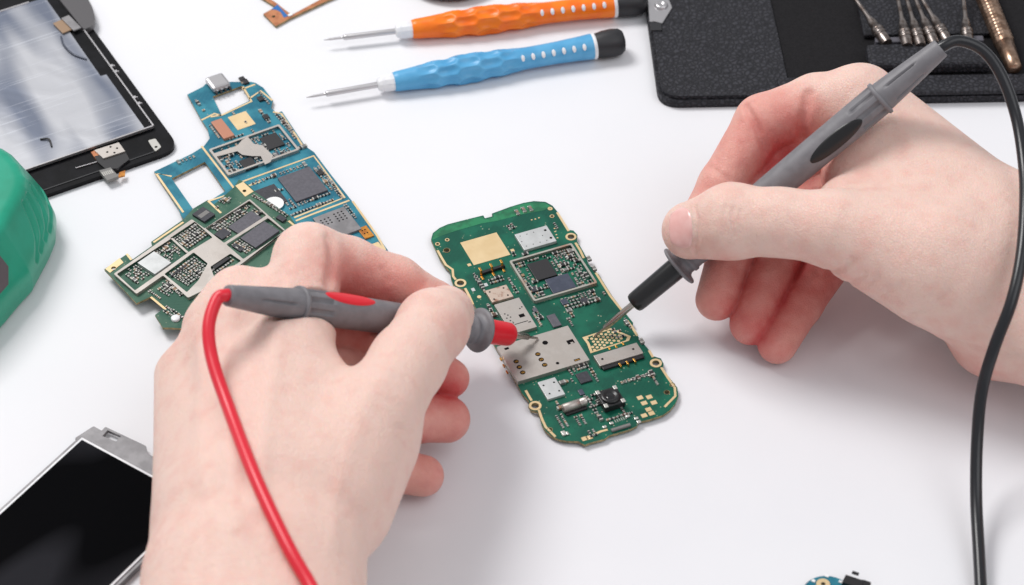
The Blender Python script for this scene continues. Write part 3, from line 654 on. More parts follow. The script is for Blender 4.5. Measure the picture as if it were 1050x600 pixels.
for i, (a, c, n) in enumerate(((zC(255, 105), zC(290, 140), 5), (zC(310, 170), zC(370, 250), 26), (zC(370, 285), zC(400, 270), 8), (zC(420, 340), zC(500, 400), 24), (zC(350, 480), zC(490, 440), 40), (zC(170, 170), zC(250, 230), 4), (zC(100, 210), zC(140, 245), 8), (zC(250, 150), zC(290, 200), 6),
                              (zC(5, 325), zC(60, 300), 12), (zC(230, 385), zC(310, 365), 22), (zC(330, 400), zC(350, 470), 12), (zC(-40, 400), zC(-20, 420), 6), (zC(150, 430), zC(190, 415), 8), (zC(165, 250), zC(210, 235), 10), (zC(320, 360), zC(400, 325), 8), (zC(185, 60), zC(225, 75), 8), (zC(60, 130), zC(90, 165), 3), (zC(430, 300), zC(500, 380), 14), (zC(520, 450), zC(560, 500), 6), (zC(330, 180), zC(400, 280), 14), (zC(0, 300), zC(70, 290), 10), (zC(480, 400), zC(520, 430), 8), (zC(370, 450), zC(480, 420), 20))):
    B2.scatter(reg(B2, a, c), n, 60 + i)
B2.area = [B2.poly([(192, 97), (208, 89), (213, 84), (236, 84), (258, 84), (262, 85), (270, 90), (280, 103), (278, 111), (284, 116), (289, 114), (313, 150), (322, 156), (340, 180), (360, 205), (373, 222), (387, 242), (398, 257), (388, 262), (340, 262), (300, 285), (255, 262), (215, 262), (186, 222), (183, 214), (158, 176), (196, 158), (209, 150), (215, 142), (213, 133), (206, 122)]), B2.poly(h1), B2.poly(h2)]
B2.flush()

# ------------------------------------------------------------------ grey-green board with shield lattice, lying across the blue one
T3 = 0.44
B3 = Board('circuit_board', 'grey green circuit board under a silver shield lattice, lying partly on the blue board', 'circuit board', (205, 265), (zD(65, 378), zD(365, 170)), T3)
outl = [(107, 276), (131, 260), (136, 266), (156, 252), (155, 248), (188, 225), (198, 214), (213, 205), (218, 211), (240, 192), (245, 184), (254, 189), (262, 197), (297, 221), (304, 232), (290, 262), (232, 305), (192, 337), (174, 336), (167, 336), (159, 323), (168, 316), (155, 304), (140, 311)]
hole = circ(B3.l(zD(565, 60)), .075, 14); hole2 = circ(B3.l(zD(62, 357)), .09, 14)
b = MB(); b.prism([B3.poly(outl), hole, hole2], T3 - .09, T3, 0, 1); b.build('board_substrate', [M['olive'], M['edge']], B3.root)
b = MB(); c0 = B3.poly([(112, 284), (135, 268), (240, 200), (150, 252), (175, 280), (145, 306)], T3); lp = B3.poly([zD(60, 395), zD(100, 365), zD(200, 425), zD(152, 478)], .2)
b.prism([lp], .16, .19); b.prism([B3.poly([zD(75, 400), zD(110, 375), zD(185, 422), zD(150, 462)], .2)], .001, T3 - .092); b.build('lower_shield', M['bracket'], B3.root, .01)
gp = [B3.poly([zD(30, 360), zD(85, 318), zD(100, 335), zD(48, 375)]), B3.poly([zD(530, 40), zD(560, 25), zD(600, 62), zD(568, 82)])]
for g, h in zip(gp, (hole2, hole)):
    b = MB(); b.prism([g, h], T3 + .001, T3 + .012); b.build('gold_tab', M['gold'], B3.root)
for t in ([zD(215, 258), zD(330, 180)], [zD(112, 302), zD(130, 325)], [zD(425, 98), zD(475, 145)], [zD(205, 468), zD(262, 515)], [zD(735, 175), zD(765, 200)]): B3.trim(t, .08)
ol = [zD(62, 378), zD(362, 168), zD(412, 204), zD(585, 90), zD(722, 210), zD(560, 335), zD(430, 430), zD(348, 470), zD(252, 384), zD(150, 455)]
hs = [[zD(90, 374), zD(280, 250), zD(335, 300), zD(152, 430)], [zD(288, 240), zD(372, 184), zD(433, 238), zD(345, 292)], [zD(428, 200), zD(578, 106), zD(636, 156), zD(492, 250)],
      [zD(508, 262), zD(650, 172), zD(708, 218), zD(566, 312)], [zD(268, 378), zD(368, 304), zD(416, 342), zD(384, 400), zD(345, 440)], [zD(440, 350), zD(508, 305), zD(545, 330), zD(455, 390)]]
zt = T3 + .13
b = MB(); b.prism([round_poly(B3.poly(ol, zt), .06, 3)] + [round_poly([tuple(np.mean(np.array(B3.poly(h, zt)), axis=0) + (np.array(p) - np.mean(np.array(B3.poly(h, zt)), axis=0)) * 1.13) for p in B3.poly(h, zt)], .05, 3) for h in hs], zt - .025, zt)
wl = B3.poly(ol, zt); cxy = np.mean(np.array(wl), axis=0)
b.prism([[tuple(cxy + (np.array(p) - cxy) * .995) for p in wl], [tuple(cxy + (np.array(p) - cxy) * .985) for p in wl]], T3 + .001, zt - .026)
b.build('shield_lattice', M['shield'], B3.root, .005)
B3.chip('square_shield', [zD(160, 332), zD(222, 287), zD(282, 340), zD(212, 380)], None, .16, M['shield_white'])
B3.chip('memory_chip', [zD(503, 198), zD(590, 134), zD(632, 162), zD(545, 225)], None, .09, M['chip_grey']); B3.chip('memory_chip', [zD(553, 236), zD(642, 174), zD(702, 214), zD(600, 278)], None, .1, M['chip_grey'])
B3.chip('small_chip', zD(448, 225), zD(515, 220), .07, M['chip']); B3.chip('small_chip', zD(515, 270), zD(565, 280), .07, M['chip'])
B3.chip('flex_connector', [zD(368, 146), zD(408, 118), zD(448, 150), zD(408, 180)], None, .1, M['chip'], extra=lambda b, x0, y0, x1, y1, z: (b.box(((x0 + x1) / 2, (y0 + y1) / 2, z + .002), ((x1 - x0) * .8, (y1 - y0) * .3, .003), 1), [M['smd_grey']])[1])
B3.chip('small_chip', zD(280, 385), zD(345, 345), .08, M['chip']); B3.chip('small_chip', zD(685, 160), zD(728, 165), .1, M['chip'])
B3.chip('small_chip', zD(440, 350), zD(510, 318), .1, M['smd_black'])
cs = B3.l(zD(300, 548), T3 + .05); b = MB(); b.lathe([(T3, .16), (T3 + .07, .16), (T3 + .09, .12), (T3 + .09, 1e-4)], 24, axis='z', c=(cs[0], cs[1], 0)); b.build('round_contact', M['white'], B3.root)
for i, h in enumerate(hs):
    q = B3.poly(h); xs = [p[0] for p in q]; ys = [p[1] for p in q]
    av = [B3.rect([zD(160, 332), zD(222, 287), zD(282, 340), zD(212, 380)], None, T3 + .16), B3.rect([zD(503, 198), zD(590, 134), zD(632, 162), zD(545, 225)], None, T3 + .09), B3.rect([zD(553, 236), zD(642, 174), zD(702, 214), zD(600, 278)], None, T3 + .1)]
    B3.scatter((min(xs) + .1, min(ys) + .1, max(xs) - .1, max(ys) - .1), 75, 90 + i, avoid=av, pitch=.125)
for i, (a, c, n) in enumerate(((zD(225, 440), zD(310, 440), 30), (zD(590, 80), zD(690, 130), 26), (zD(250, 520), zD(290, 540), 8), (zD(690, 130), zD(740, 170), 6), (zD(270, 400), zD(320, 470), 14), (zD(425, 110), zD(520, 90), 12), (zD(200, 440), zD(240, 480), 10), (zD(270, 500), zD(330, 560), 12), (zD(620, 90), zD(720, 150), 16))): B3.scatter(reg(B3, a, c), n, 120 + i)
B3.area = [B3.poly(outl)]
B3.flush()

# ------------------------------------------------------------------ little blue board piece at the lower edge
B4 = Board('circuit_board', 'small round ended teal board piece with a black connector, cut by the lower edge', 'circuit board', (849, 608), ((849, 608), (900, 625)), .14)
c = B4.l((849, 611)); lp = [(c[0] + .82 * math.cos(a), c[1] + .82 * math.sin(a)) for a in np.linspace(0.2, math.pi * 1.1, 22)]
e = B4.poly([(830, 680), (905, 690), (895, 612)]); b = MB(); b.prism([lp + e, circ(B4.l((844, 599)), .07, 14)], .04, .14, 0, 1); b.build('board_substrate', [M['blue'], M['edge']], B4.root)
B4.ring((844, 599), .075, .22)
for p in ((834, 596), (848, 591), (862, 597)):
    c = B4.l(p); b = MB(); b.box((c[0], c[1], .16), (.12, .1, .03)); b.build('solder_pad', M['label'], B4.root, .01)
B4.chip('black_connector', (866, 596), (884, 596), .22, M['black'], bevel=.02, grow=.12)
c = B4.l((887, 600), .3); b = MB(); b.box((c[0], c[1], .24), (.3, .35, .2)); b.build('connector_plug', M['black'], B4.root, .03)
c = B4.l((877, 589), .35); b = MB(); b.box((c[0], c[1], .4), (.22, .1, .06)); b.build('connector_key', M['smd_black'], B4.root, .01)
B4.scatter(B4.rect((850, 605), (872, 615)), 12, 3); B4.flush()

# ------------------------------------------------------------------ bare board frame at the top edge
B5 = Board('circuit_board', 'thin copper edged board frame with a screw hole at its corner, by the top edge', 'circuit board', (285, 12), ((299, 19), (338, 0)), .12)
f = lambda x, y: (260 + x / 10.5, y / 10.5)
out = B5.poly([f(105, 150), f(195, 98), f(235, 70), f(120, 0), f(-250, -230), f(700, -520), f(1100, -120), f(800, 5), f(395, 195), f(238, 282)])
inn = B5.poly([f(258, 40), f(330, 100), f(385, 140), f(430, 150), f(690, 10), f(980, -140), f(700, -400), f(-100, -190), f(165, -20)])
b = MB(); b.prism([out, inn, circ(B5.l(f(215, 178)), .075, 14)], .03, .12, 0, 1); b.build('board_substrate', [M['copper'], M['edge']], B5.root)
b = MB(); b.prism([B5.poly([f(190, 105), f(258, 50), f(370, 175), f(325, 190), f(290, 130), f(240, 105)])], .121, .128); b.build('blue_mask', mat('bright_blue_mask', rgb(36, 106, 176), .4), B5.root)
c = B5.l(f(395, 160), .15); b = MB(); b.box((c[0], c[1], .15), (.2, .12, .05)); b.build('solder_pad', M['label'], B5.root, .01)

# ------------------------------------------------------------------ phone display unit, upper left
TP = 0.34
B6 = Board('phone_display', 'black framed phone display lying face down with scratched silver foil back', 'phone display', (100, 100), ((85, 30), (157, 129.5)), TP)
# x runs along the right edge towards the viewer
xr, yr = B6.l((157, 129.5)); x_t, y_t = B6.l((57, -6))
wl = xr - x_t
bx0, _ = B6.l((38, 0), TP)
fx, fy = B6.l((168, 158), .2)
L_ = -14.5      # towards the left, out of the picture
rim = round_poly([(x_t - 1.6, fy + .05), (xr + 1.75, fy + .05), (xr + 1.75, L_), (x_t - 1.6, L_)], .9, 6)
rim = round_poly([(x_t - 1.2, yr + .42), (fx - .02, yr + .42), (fx - .02, L_), (x_t - 1.2, L_)], .75, 6)
b = MB(); b.prism([rim], .02, .2); b.build('phone_frame', M['frameblack'], B6.root, .06, seg=3)
b = MB(); b.prism([round_poly([(x_t - .1, yr - .0), (xr, yr), (xr, L_ + 1), (x_t, L_ + 1)], .04)], .201, TP - .03); b.build('display_tray', M['frameblack'], B6.root)
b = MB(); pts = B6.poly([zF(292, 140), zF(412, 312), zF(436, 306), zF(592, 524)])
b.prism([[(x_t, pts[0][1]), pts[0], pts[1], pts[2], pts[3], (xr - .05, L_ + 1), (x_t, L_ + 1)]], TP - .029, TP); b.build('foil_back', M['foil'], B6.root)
b = MB(); b.box(((x_t + xr) / 2, yr + .02, TP - .02), (xr - x_t, .055, .12)); b.box((xr + .0, (yr + L_) / 2, TP - .02), (.07, yr - L_, .12)); b.box((x_t, (yr + L_) / 2 - .6, TP - .02), (.07, yr - L_ - 1.2, .12)); b.build('metal_rim', M['steel'], B6.root, .01)
# grey corner cap and folded flex at the upper corner
cap = B6.poly([(58, -4), (66, -22), (84, -12), (95, 8), (98, 20), (95, 27), (86, 31)], .4)
b = MB(); b.prism([round_poly(cap, .25)], .2, .42); b.build('corner_cap', M['framegrey'], B6.root, .06)
b = MB(); c0, c1 = B6.l(zF(255, 55), .5), B6.l(zF(330, 130), .5)
b.box(((c0[0] + c1[0]) / 2, (c0[1] + c1[1]) / 2, .46), (1.0, .35, .07), 0, .12); b.box(((c0[0] + c1[0]) / 2 - .05, (c0[1] + c1[1]) / 2 - .35, .4), (.8, .45, .05), 1, .12); b.build('folded_flex', [M['bracket'], M['tan']], B6.root, .03)
fl = [(*B6.l(zF(250, 150), TP + .05), TP + .05), (*B6.l(zF(262, 185), TP + .05), TP + .06), (*B6.l(zF(300, 222), TP + .05), TP + .05), (*B6.l(zF(355, 243), TP + .04), TP + .03)]
b = MB(); b.tube(spline(fl), .035, 8); b.build('thin_wire', M['chip_blue'], B6.root)
fl = [(*B6.l(zF(165, 570), TP + .05), TP + .03), (*B6.l(zF(200, 572), TP + .05), TP + .07), (*B6.l(zF(212, 600), TP + .05), TP + .03)]
b = MB(); b.tube(spline(fl), .035, 8); b.build('thin_wire', M['black'], B6.root)
# spring tabs along the right edge
for p in (zF(465, 270), zF(483, 293), zF(556, 400), zF(574, 425)):
    c = B6.l(p, .3); b = MB(); b.box((c[0], yr + .1, .3), (.14, .1, .1)); b.box((c[0] + .1, yr + .16, .33), (.05, .04, .14)); b.build('spring_tab', M['steel'], B6.root, .01)
# earpiece / connector group on the lower bezel
def slab(name, pts, z0, z1, m, bev=.02):
    b = MB(); b.prism([B6.poly([zG(*p) for p in pts], z1)], z0, z1); return b.build(name, m, B6.root, bev)
sp = slab('metal_bracket', [(290, 72), (365, 48), (385, 75), (318, 97)], .2, .36, M['shield'])
slab('black_flex', [(290, 90), (385, 75), (398, 100), (360, 128), (325, 130), (300, 108)], .2, .3, M['smd_black'])
slab('flex_connector', [(305, 135), (340, 125), (365, 152), (330, 165)], .2, .34, M['smd_grey'])
slab('flex_strip', [(368, 140), (385, 134), (384, 150), (362, 155)], .2, .26, M['flex'])
slab('flex_strip', [(280, 78), (298, 70), (312, 98), (300, 108)], .2, .27, M['copper'])
for k in range(6):
    q = B6.l(zG(313 + k * 5.5, 140 - k * 1.7), .35); b = MB(); b.box((q[0] + .12, q[1], .345), (.22, .03, .015)); b.build('connector_pin', M['solder'], B6.root)
q0, q1 = (*B6.l(zG(232, 127), .24), .24), (*B6.l(zG(298, 108), .24), .24); b = MB(); b.tube([q0, q1], .02, 8); b.build('metal_pin', M['steel'], B6.root)
st = B6.poly([zG(455, 42), zG(478, 36), zG(496, 62), zG(478, 76), zG(466, 60)], .24); hc = B6.l(zG(480, 62), .24)
b = MB(); b.prism([round_poly(st, .06), circ(hc, .06, 12)], .201, .24); b.build('screw_tab', M['solder'], B6.root)
for p in ((340, 62), (352, 80), (330, 78), (360, 66)):
    q = B6.l(zG(*p), .36); b = MB(); b.prism([circ(q, .045, 10)], .361, .364); b.build('dark_hole', M['hole'], B6.root)
g = [(fx - .28, yr - .5), (fx - .28, -9)]
b = MB(); b.ribbon(g, .05, .201, .225); b.build('bezel_ridge', M['capblack'], B6.root)

# ------------------------------------------------------------------ loose black screen, lower left
TL = 0.3
B7 = Board('display_panel', 'loose black display panel with thin white border and grey bracket, by the wrist', 'display panel', (100, 530), ((84, 449), (160, 490)), TL)
cx0, cy0 = B7.l((84, 448.5)); _, _ = 0, 0
wx, wy = B7.l((204, 514)); W7 = wx - cx0
H7 = 11.5
b = MB(); b.prism([round_poly([(cx0 - .12, cy0 + .12), (cx0 + W7 + .12, cy0 + .12), (cx0 + W7 + .12, cy0 - H7), (cx0 - .12, cy0 - H7)], .12)], .02, TL - .05); b.build('panel_body', M['bracket'], B7.root, .03)
b = MB(); b.prism([[(cx0, cy0), (cx0 + W7, cy0), (cx0 + W7, cy0 - H7 + .1), (cx0, cy0 - H7 + .1)]], TL - .049, TL - .004); b.build('white_border', M['white'], B7.root, .01)
b = MB(); b.prism([[(cx0 + .08, cy0 - .09), (cx0 + W7 - .08, cy0 - .09), (cx0 + W7 - .08, cy0 - H7 + .2), (cx0 + .08, cy0 - H7 + .2)]], TL - .003, TL + .012); b.build('screen_glass', M['glassblack'], B7.root)
br = B7.poly([zH(255, 100), zH(320, 58), zH(348, 74), zH(360, 60), zH(500, 126), zH(506, 152), zH(560, 182), zH(650, 240), zH(640, 290)], .2)
wn = B7.poly([zH(350, 92), zH(368, 72), zH(414, 92), zH(398, 110)], .2)
b = MB(); b.prism([round_poly(br, .06), wn], .1, .22); b.build('grey_bracket', M['bracket'], B7.root, .02)

# ------------------------------------------------------------------ lathe-type tools on arbitrary axes
def axis_matrix(a, b_):
    a, b_ = np.array(a, float), np.array(b_, float)
    x = b_ - a; x /= np.linalg.norm(x); z = np.array([0, 0, 1.0]); z = z - x * np.dot(x, z); z /= np.linalg.norm(z); y = np.cross(z, x)
    return Matrix(((x[0], y[0], z[0], a[0] * S), (x[1], y[1], z[1], a[1] * S), (x[2], y[2], z[2], a[2] * S), (0, 0, 0, 1)))

def screwdriver(tip, end, hm, label, zt=.42, ze=.56):
    a, e = P(*tip, zt), P(*end, ze); Ln = float(np.linalg.norm(e - a)); k = Ln / 11.9
    t = thing('screwdriver', label, 'screwdriver', group=None, matrix=axis_matrix(a, e))
    b = MB(); b.lathe([(0, .02), (.12 * k, .035), (.25, .05), (.68, .055), (.75, .06), (.78, .105), (.84, .115), (2.9 * k, .115)], 20); b.build('shaft', M['steel'], t)
    b = MB(); b.lathe([(2.62 * k, .16), (2.66 * k, .25), (2.8 * k, .32), (3.1 * k, .34), (3.28 * k, .33)], 12, smooth=False); b.build('collar', M['white'], t, .02)
    prof = []
    keys = [(3.24, .33), (3.4, .36), (4.2, .41), (5.0, .47), (5.9, .5), (6.8, .48), (7.6, .42), (8.3, .385), (9.2, .39), (10.0, .42), (10.7, .46)]
    for i in range(180):
        x = 3.24 + (10.7 - 3.24) * i / 179
        for j in range(len(keys) - 1):
            if keys[j][0] <= x <= keys[j + 1][0] + 1e-6:
                u = (x - keys[j][0]) / (keys[j + 1][0] - keys[j][0]); u = u * u * (3 - 2 * u) * .5 + u * .5
                r = 1.1 * (keys[j][1] * (1 - u) + keys[j + 1][1] * u); break
        prof.append((x * k, r))
    def rf(x, a_):
        x /= k
        if x < 4.0 or x > 8.0: return 1
        env = min(1, (x - 4.0) / .5) * min(1, (8.0 - x) / .5)
        u = (x - 4.0) / .8; row = math.floor(u)
        v = a_ / (2 * math.pi) * 8 + (.5 if row % 2 else 0)
        du, dv = (u - row - .5) * 1.9, (v - math.floor(v) - .5) * 1.9
        q = max(0, 1 - du * du - dv * dv)
        return 1 + env * (.07 - .24 * q ** .9)
    b = MB(); b.lathe(prof, 72, rf=rf); h = b.build('handle', hm, t)
    b = MB(); b.lathe([(10.68 * k, .48), (10.7 * k, .52), (10.8 * k, .525), (10.82 * k, .5)], 32); b.build('cap_ring', M['white'], t)
    b = MB(); b.lathe([(10.8 * k, .46), (10.9 * k, .49), (11.15 * k, .54), (11.5 * k, .56), (11.75 * k, .52), (11.88 * k, .42), (11.93 * k, .25), (11.94 * k, .001)], 32, rf=lambda x, a_: 1 - .03 * (math.cos(6 * a_) > .2) * (x < 11.6 * k)); b.build('rotating_cap', M['capblack'], t)
    cl = np.array(t.matrix_world.to_3x3().transposed() @ Vector(-FWD)); th = math.atan2(cl[2], cl[1])
    for q in range(7):
        x = (8.0 + q * .385) * k; r = 1.1 * (.386 + .013 * q); d = MB()
        ang = th + .05
        c = (x, r * math.cos(ang), r * math.sin(ang)); vs = []; fs = []
        for i in range(5):
            for j in range(10):
                ph = i / 4 * math.pi / 2; w = .078 * math.cos(ph); a2 = 2 * math.pi * j / 10
                dx, dt, dn = w * math.cos(a2), w * 1.75 * math.sin(a2), .028 * math.sin(ph)
                aa = ang + dt / r; vs.append((x + dx, (r + dn + .008) * math.cos(aa), (r + dn + .008) * math.sin(aa)))
        for i in range(4):
            for j in range(10): fs.append((i * 10 + j, (i + 1) * 10 + j, (i + 1) * 10 + (j + 1) % 10, i * 10 + (j + 1) % 10))
        d.add(vs, fs, 0, True); d.build('grip_dot', M['white'], h)
    return t
screwdriver((314, 100), (639, 42), M['bluep'], 'blue handled precision screwdriver with black end cap and white dots')
screwdriver((332, 41), (661, 1), M['orangep'], 'orange handled precision screwdriver with black end cap, along the top edge')

# dark knurled cap cut by the top edge
kc = P(463, -40, .6)
t = thing('knurled_cap', 'small dark knurled metal cap behind the orange screwdriver, cut by the top edge', 'metal cap', (kc[0], kc[1], 0))
b = MB(); b.lathe([(0, 1.3), (.1, 1.5), (.5, 1.55), (.7, 1.4), (.8, 1.0), (.8, .001)], 72, axis='z', smooth=False, rf=lambda x, a_: 1 + .015 * math.cos(36 * a_)); b.v = [(x * 1.35, y * 1.35, z) for x, y, z in b.v]; b.build('cap_body', mat('dark_metal', rgb(90, 80, 82), .4, .6), t)
b = MB(); b.lathe([(.3, 1.57), (.34, 1.6), (.4, 1.6), (.44, 1.57)], 48, axis='z'); b.v = [(x * 1.35, y * 1.35, z) for x, y, z in b.v]; b.build('cap_band', M['brass'], t)

# ------------------------------------------------------------------ leather tool case
TC = .5
B8 = Board('tool_case', 'open black leather tool case with silver press stud and rows of screwdriver bits', 'tool case', (760, 60), ((700, 104), (1040, 98)), TC)
bl = B8.l((676, 101)); br_ = B8.l((1250, 96)); tl = B8.l((662, 0)); top = 9.5
lx = bl[0]; sl = (tl[0] - lx) / (tl[1] - bl[1])
outer = round_poly([(lx, bl[1]), (br_[0], bl[1]), (br_[0], bl[1] + 18), (lx + sl * 18, bl[1] + 18)], .85, 8)
b = MB(); b.prism([outer], .02, .34); b.build('case_backing', M['leather'], B8.root, .1, seg=3)
px_ = B8.l((808, 80))[0]; px2 = B8.l((876, 60))[0]
o2 = round_poly([(lx + .12, bl[1] + .12), (px_, bl[1] + .12), (px_ - .55, bl[1] + 17.5), (lx + .12 + sl * 17.5, bl[1] + 17.5)], .75, 8)
b = MB(); b.prism([o2], .341, TC); b.build('leather_flap', M['leather'], B8.root, .07, seg=3)
b = MB(); b.prism([[(px_ + .02, bl[1] + .15), (br_[0] - .2, bl[1] + .15), (br_[0] - .2, bl[1] + 17.5), (px_ - .5, bl[1] + 17.5)]], .341, .4); b.build('inner_lining', M['fabric'], B8.root)
def strip(name, a, c, z0, z1, m, bev=.06):
    x0, y0, x1, y1 = B8.rect(a, c, z1); b = MB(); b.box(((x0 + x1) / 2, (y0 + y1) / 2, (z0 + z1) / 2), (x1 - x0, y1 - y0, z1 - z0)); return b.build(name, m, B8.root, bev, seg=3)
strip('leather_strip', (800, 97), (1220, 72), .401, .6, M['leather'])
strip('bit_pocket', (892, 66), (1012, 42), .401, 1.0, M['leather'], .18)
strip('leather_panel', (886, 36), (1010, -40), .401, .62, M['leather'])
strip('pocket_lining', (898, 43), (1008, 36), .401, .9, M['chip_grey'], .05)
# press stud plate
stp = B8.poly([(664, -6), (666, 21), (679, 24), (689, 8), (682, -10)], TC + .05)
b = MB(); b.prism([stp], TC + .001, TC + .06); pl = b.build('stud_plate', M['steel'], B8.root, .02)
c = B8.l((678, 5), TC + .1); b = MB(); b.lathe([(TC + .06, .26), (TC + .1, .27), (TC + .16, .2), (TC + .17, .12), (TC + .12, .08), (TC + .12, .001)], 24, axis='z', c=(c[0], c[1], 0)); b.build('stud_rivet', M['steel'], pl)
strip('stud_keeper', (667, 31), (678, 23), TC + .002, TC + .06, M['capblack'], .02)
# bits in the pocket
bits = [((872, -8), (905, 38), 'leaning left at the left end of the pocket'), ((919, -10), (929, 41), 'left of the upright cluster'), ((927, -10), (942, 41), 'second from left in the cluster'),
        ((935, -10), (955, 39), 'third from left in the cluster'), ((940, -10), (968, 37), 'leaning right at the right of the cluster'), ((987, -10), (992, 40), 'standing alone near the brass handle')]
for a, c, lb in bits:
    top_, bot = P(*a, 1.15), P(*c, .98)
    t = thing('screwdriver_bit', 'steel screwdriver bit ' + lb, 'screwdriver bit', matrix=axis_matrix(bot, top_), group='steel bits in the leather pocket')
    Lb = float(np.linalg.norm(top_ - bot)); m_ = MB()
    M.setdefault('bit', mat('bit_steel', rgb(150, 142, 138), .3, .9, col2=rgb(110, 98, 92), nscale=5)); m_.lathe([(-.4, .17), (.0, .19), (.08, .19), (.12, .14), (.16, .2), (.28, .2), (.32, .14), (.36, .2), (.48, .2), (.52, .15), (.9, .14), (1.3, .07), (Lb, .06)], 18); m_.v = [(x, y * 1.25, z * 1.25) for x, y, z in m_.v]; m_.build('bit_shank', M['bit'], t)
# brass handle
a, e = P(1007, -12, .95), P(1041, 72, .75)
t = thing('brass_handle', 'ribbed brass screwdriver handle at the right side of the tool case', 'handle', matrix=axis_matrix(e, a))
b = MB(); b.lathe([(0, .08), (.03, .22), (.1, .29), (1.5, .36), (1.52, .33), (1.56, .38)] + [(1.6 + i * .05, .40 - (.03 if i % 4 == 0 else 0)) for i in range(90)], 48, rf=lambda x, a_: 1 + (.02 * math.cos(12 * a_) if x > 1.6 else 0)); b.build('grip', M['brass'], t)
b = MB(); b.lathe([(1.5, .345), (1.54, .345)], 32); b.build('seam_ring', M['chip'], t)

# ------------------------------------------------------------------ signed-distance modelling (hands and moulded tool)
def smin(a, b_, k):
    h = np.maximum(k - np.abs(a - b_), 0) / k
    return np.minimum(a, b_) - h * h * k * .25
def cone(p, a, b_, r1, r2):
    a = np.asarray(a, np.float32); ba = np.asarray(b_, np.float32) - a; pa = p - a
    h = np.clip(pa @ ba / float(ba @ ba), 0, 1).astype(np.float32)
    return np.linalg.norm(pa - h[:, None] * ba, axis=1) - (r1 + (r2 - r1) * h)
def polyline_dist(p, pts):
    d = None
    for a, b_ in zip(pts[:-1], pts[1:]):
        q = cone(p, a, b_, 0, 0); d = q if d is None else np.minimum(d, q)
    return d
def surface_nets(fn, lo, hi, h):
    n = [int(math.ceil((hi[i] - lo[i]) / h)) + 1 for i in range(3)]
    ax = [lo[i] + h * np.arange(n[i], dtype=np.float32) for i in range(3)]
    D = np.empty(n, np.float32); st = 24
    for i in range(0, n[0], st):
        g = np.stack(np.meshgrid(ax[0][i:i + st], ax[1], ax[2], indexing='ij'), -1).reshape(-1, 3).astype(np.float32)
        D[i:i + st] = fn(g).reshape(-1, n[1], n[2])
    s = D < 0
    cnt = np.zeros([q - 1 for q in n], np.int8)
    offs = [(i, j, k) for i in (0, 1) for j in (0, 1) for k in (0, 1)]
    for o in offs: cnt += s[o[0]:n[0] - 1 + o[0], o[1]:n[1] - 1 + o[1], o[2]:n[2] - 1 + o[2]]
    act = np.argwhere((cnt > 0) & (cnt < 8)); idx = -np.ones(cnt.shape, np.int64); idx[tuple(act.T)] = np.arange(len(act))
    acc = np.zeros((len(act), 3)); num = np.zeros(len(act))
    for o in offs:
        for ax_ in range(3):
            if o[ax_]: continue
            o2 = list(o); o2[ax_] = 1
            a = D[tuple((act + o).T)]; b_ = D[tuple((act + o2).T)]; m_ = (a < 0) != (b_ < 0)
            t = np.where(m_, a / np.where(m_, a - b_, 1), 0); pos = np.array(o, float) + np.zeros((len(act), 3)); pos[:, ax_] += t
            acc += pos * m_[:, None]; num += m_
    V = (act + acc / num[:, None]) * h + np.array(lo)
    F = []
    for ax_ in range(3):
        u, v = (ax_ + 1) % 3, (ax_ + 2) % 3
        a = np.take(s, range(n[ax_] - 1), ax_); b_ = np.take(s, range(1, n[ax_]), ax_)
        e_ = np.argwhere(a != b_); e_ = e_[(e_[:, u] > 0) & (e_[:, v] > 0) & (e_[:, u] < n[u] - 1) & (e_[:, v] < n[v] - 1)]
        ins = s[tuple(e_.T)]; du = np.eye(3, dtype=int)[u]; dv = np.eye(3, dtype=int)[v]
        q = np.stack([idx[tuple((e_ - du - dv).T)], idx[tuple((e_ - dv).T)], idx[tuple(e_.T)], idx[tuple((e_ - du).T)]], 1)
        q[~ins] = q[~ins][:, ::-1]; F.append(q)
    return V, np.concatenate(F)
def np_mesh(name, V, F, m, parent=None, origin=(0, 0, 0)):
    me = bpy.data.meshes.new(name); V = (np.asarray(V) - np.array(origin)) * S
    me.vertices.add(len(V)); me.vertices.foreach_set('co', V.astype(np.float32).ravel())
    me.loops.add(F.size); me.loops.foreach_set('vertex_index', F.ravel().astype(np.int32))
    me.polygons.add(len(F)); me.polygons.foreach_set('loop_start', np.arange(len(F), dtype=np.int32) * F.shape[1])
    me.update(calc_edges=True); me.validate(); me.polygons.foreach_set('use_smooth', [True] * len(me.polygons)); me.materials.append(m)
    o = bpy.data.objects.new(name, me); COL.objects.link(o)
    if parent: o.parent = parent
    return o

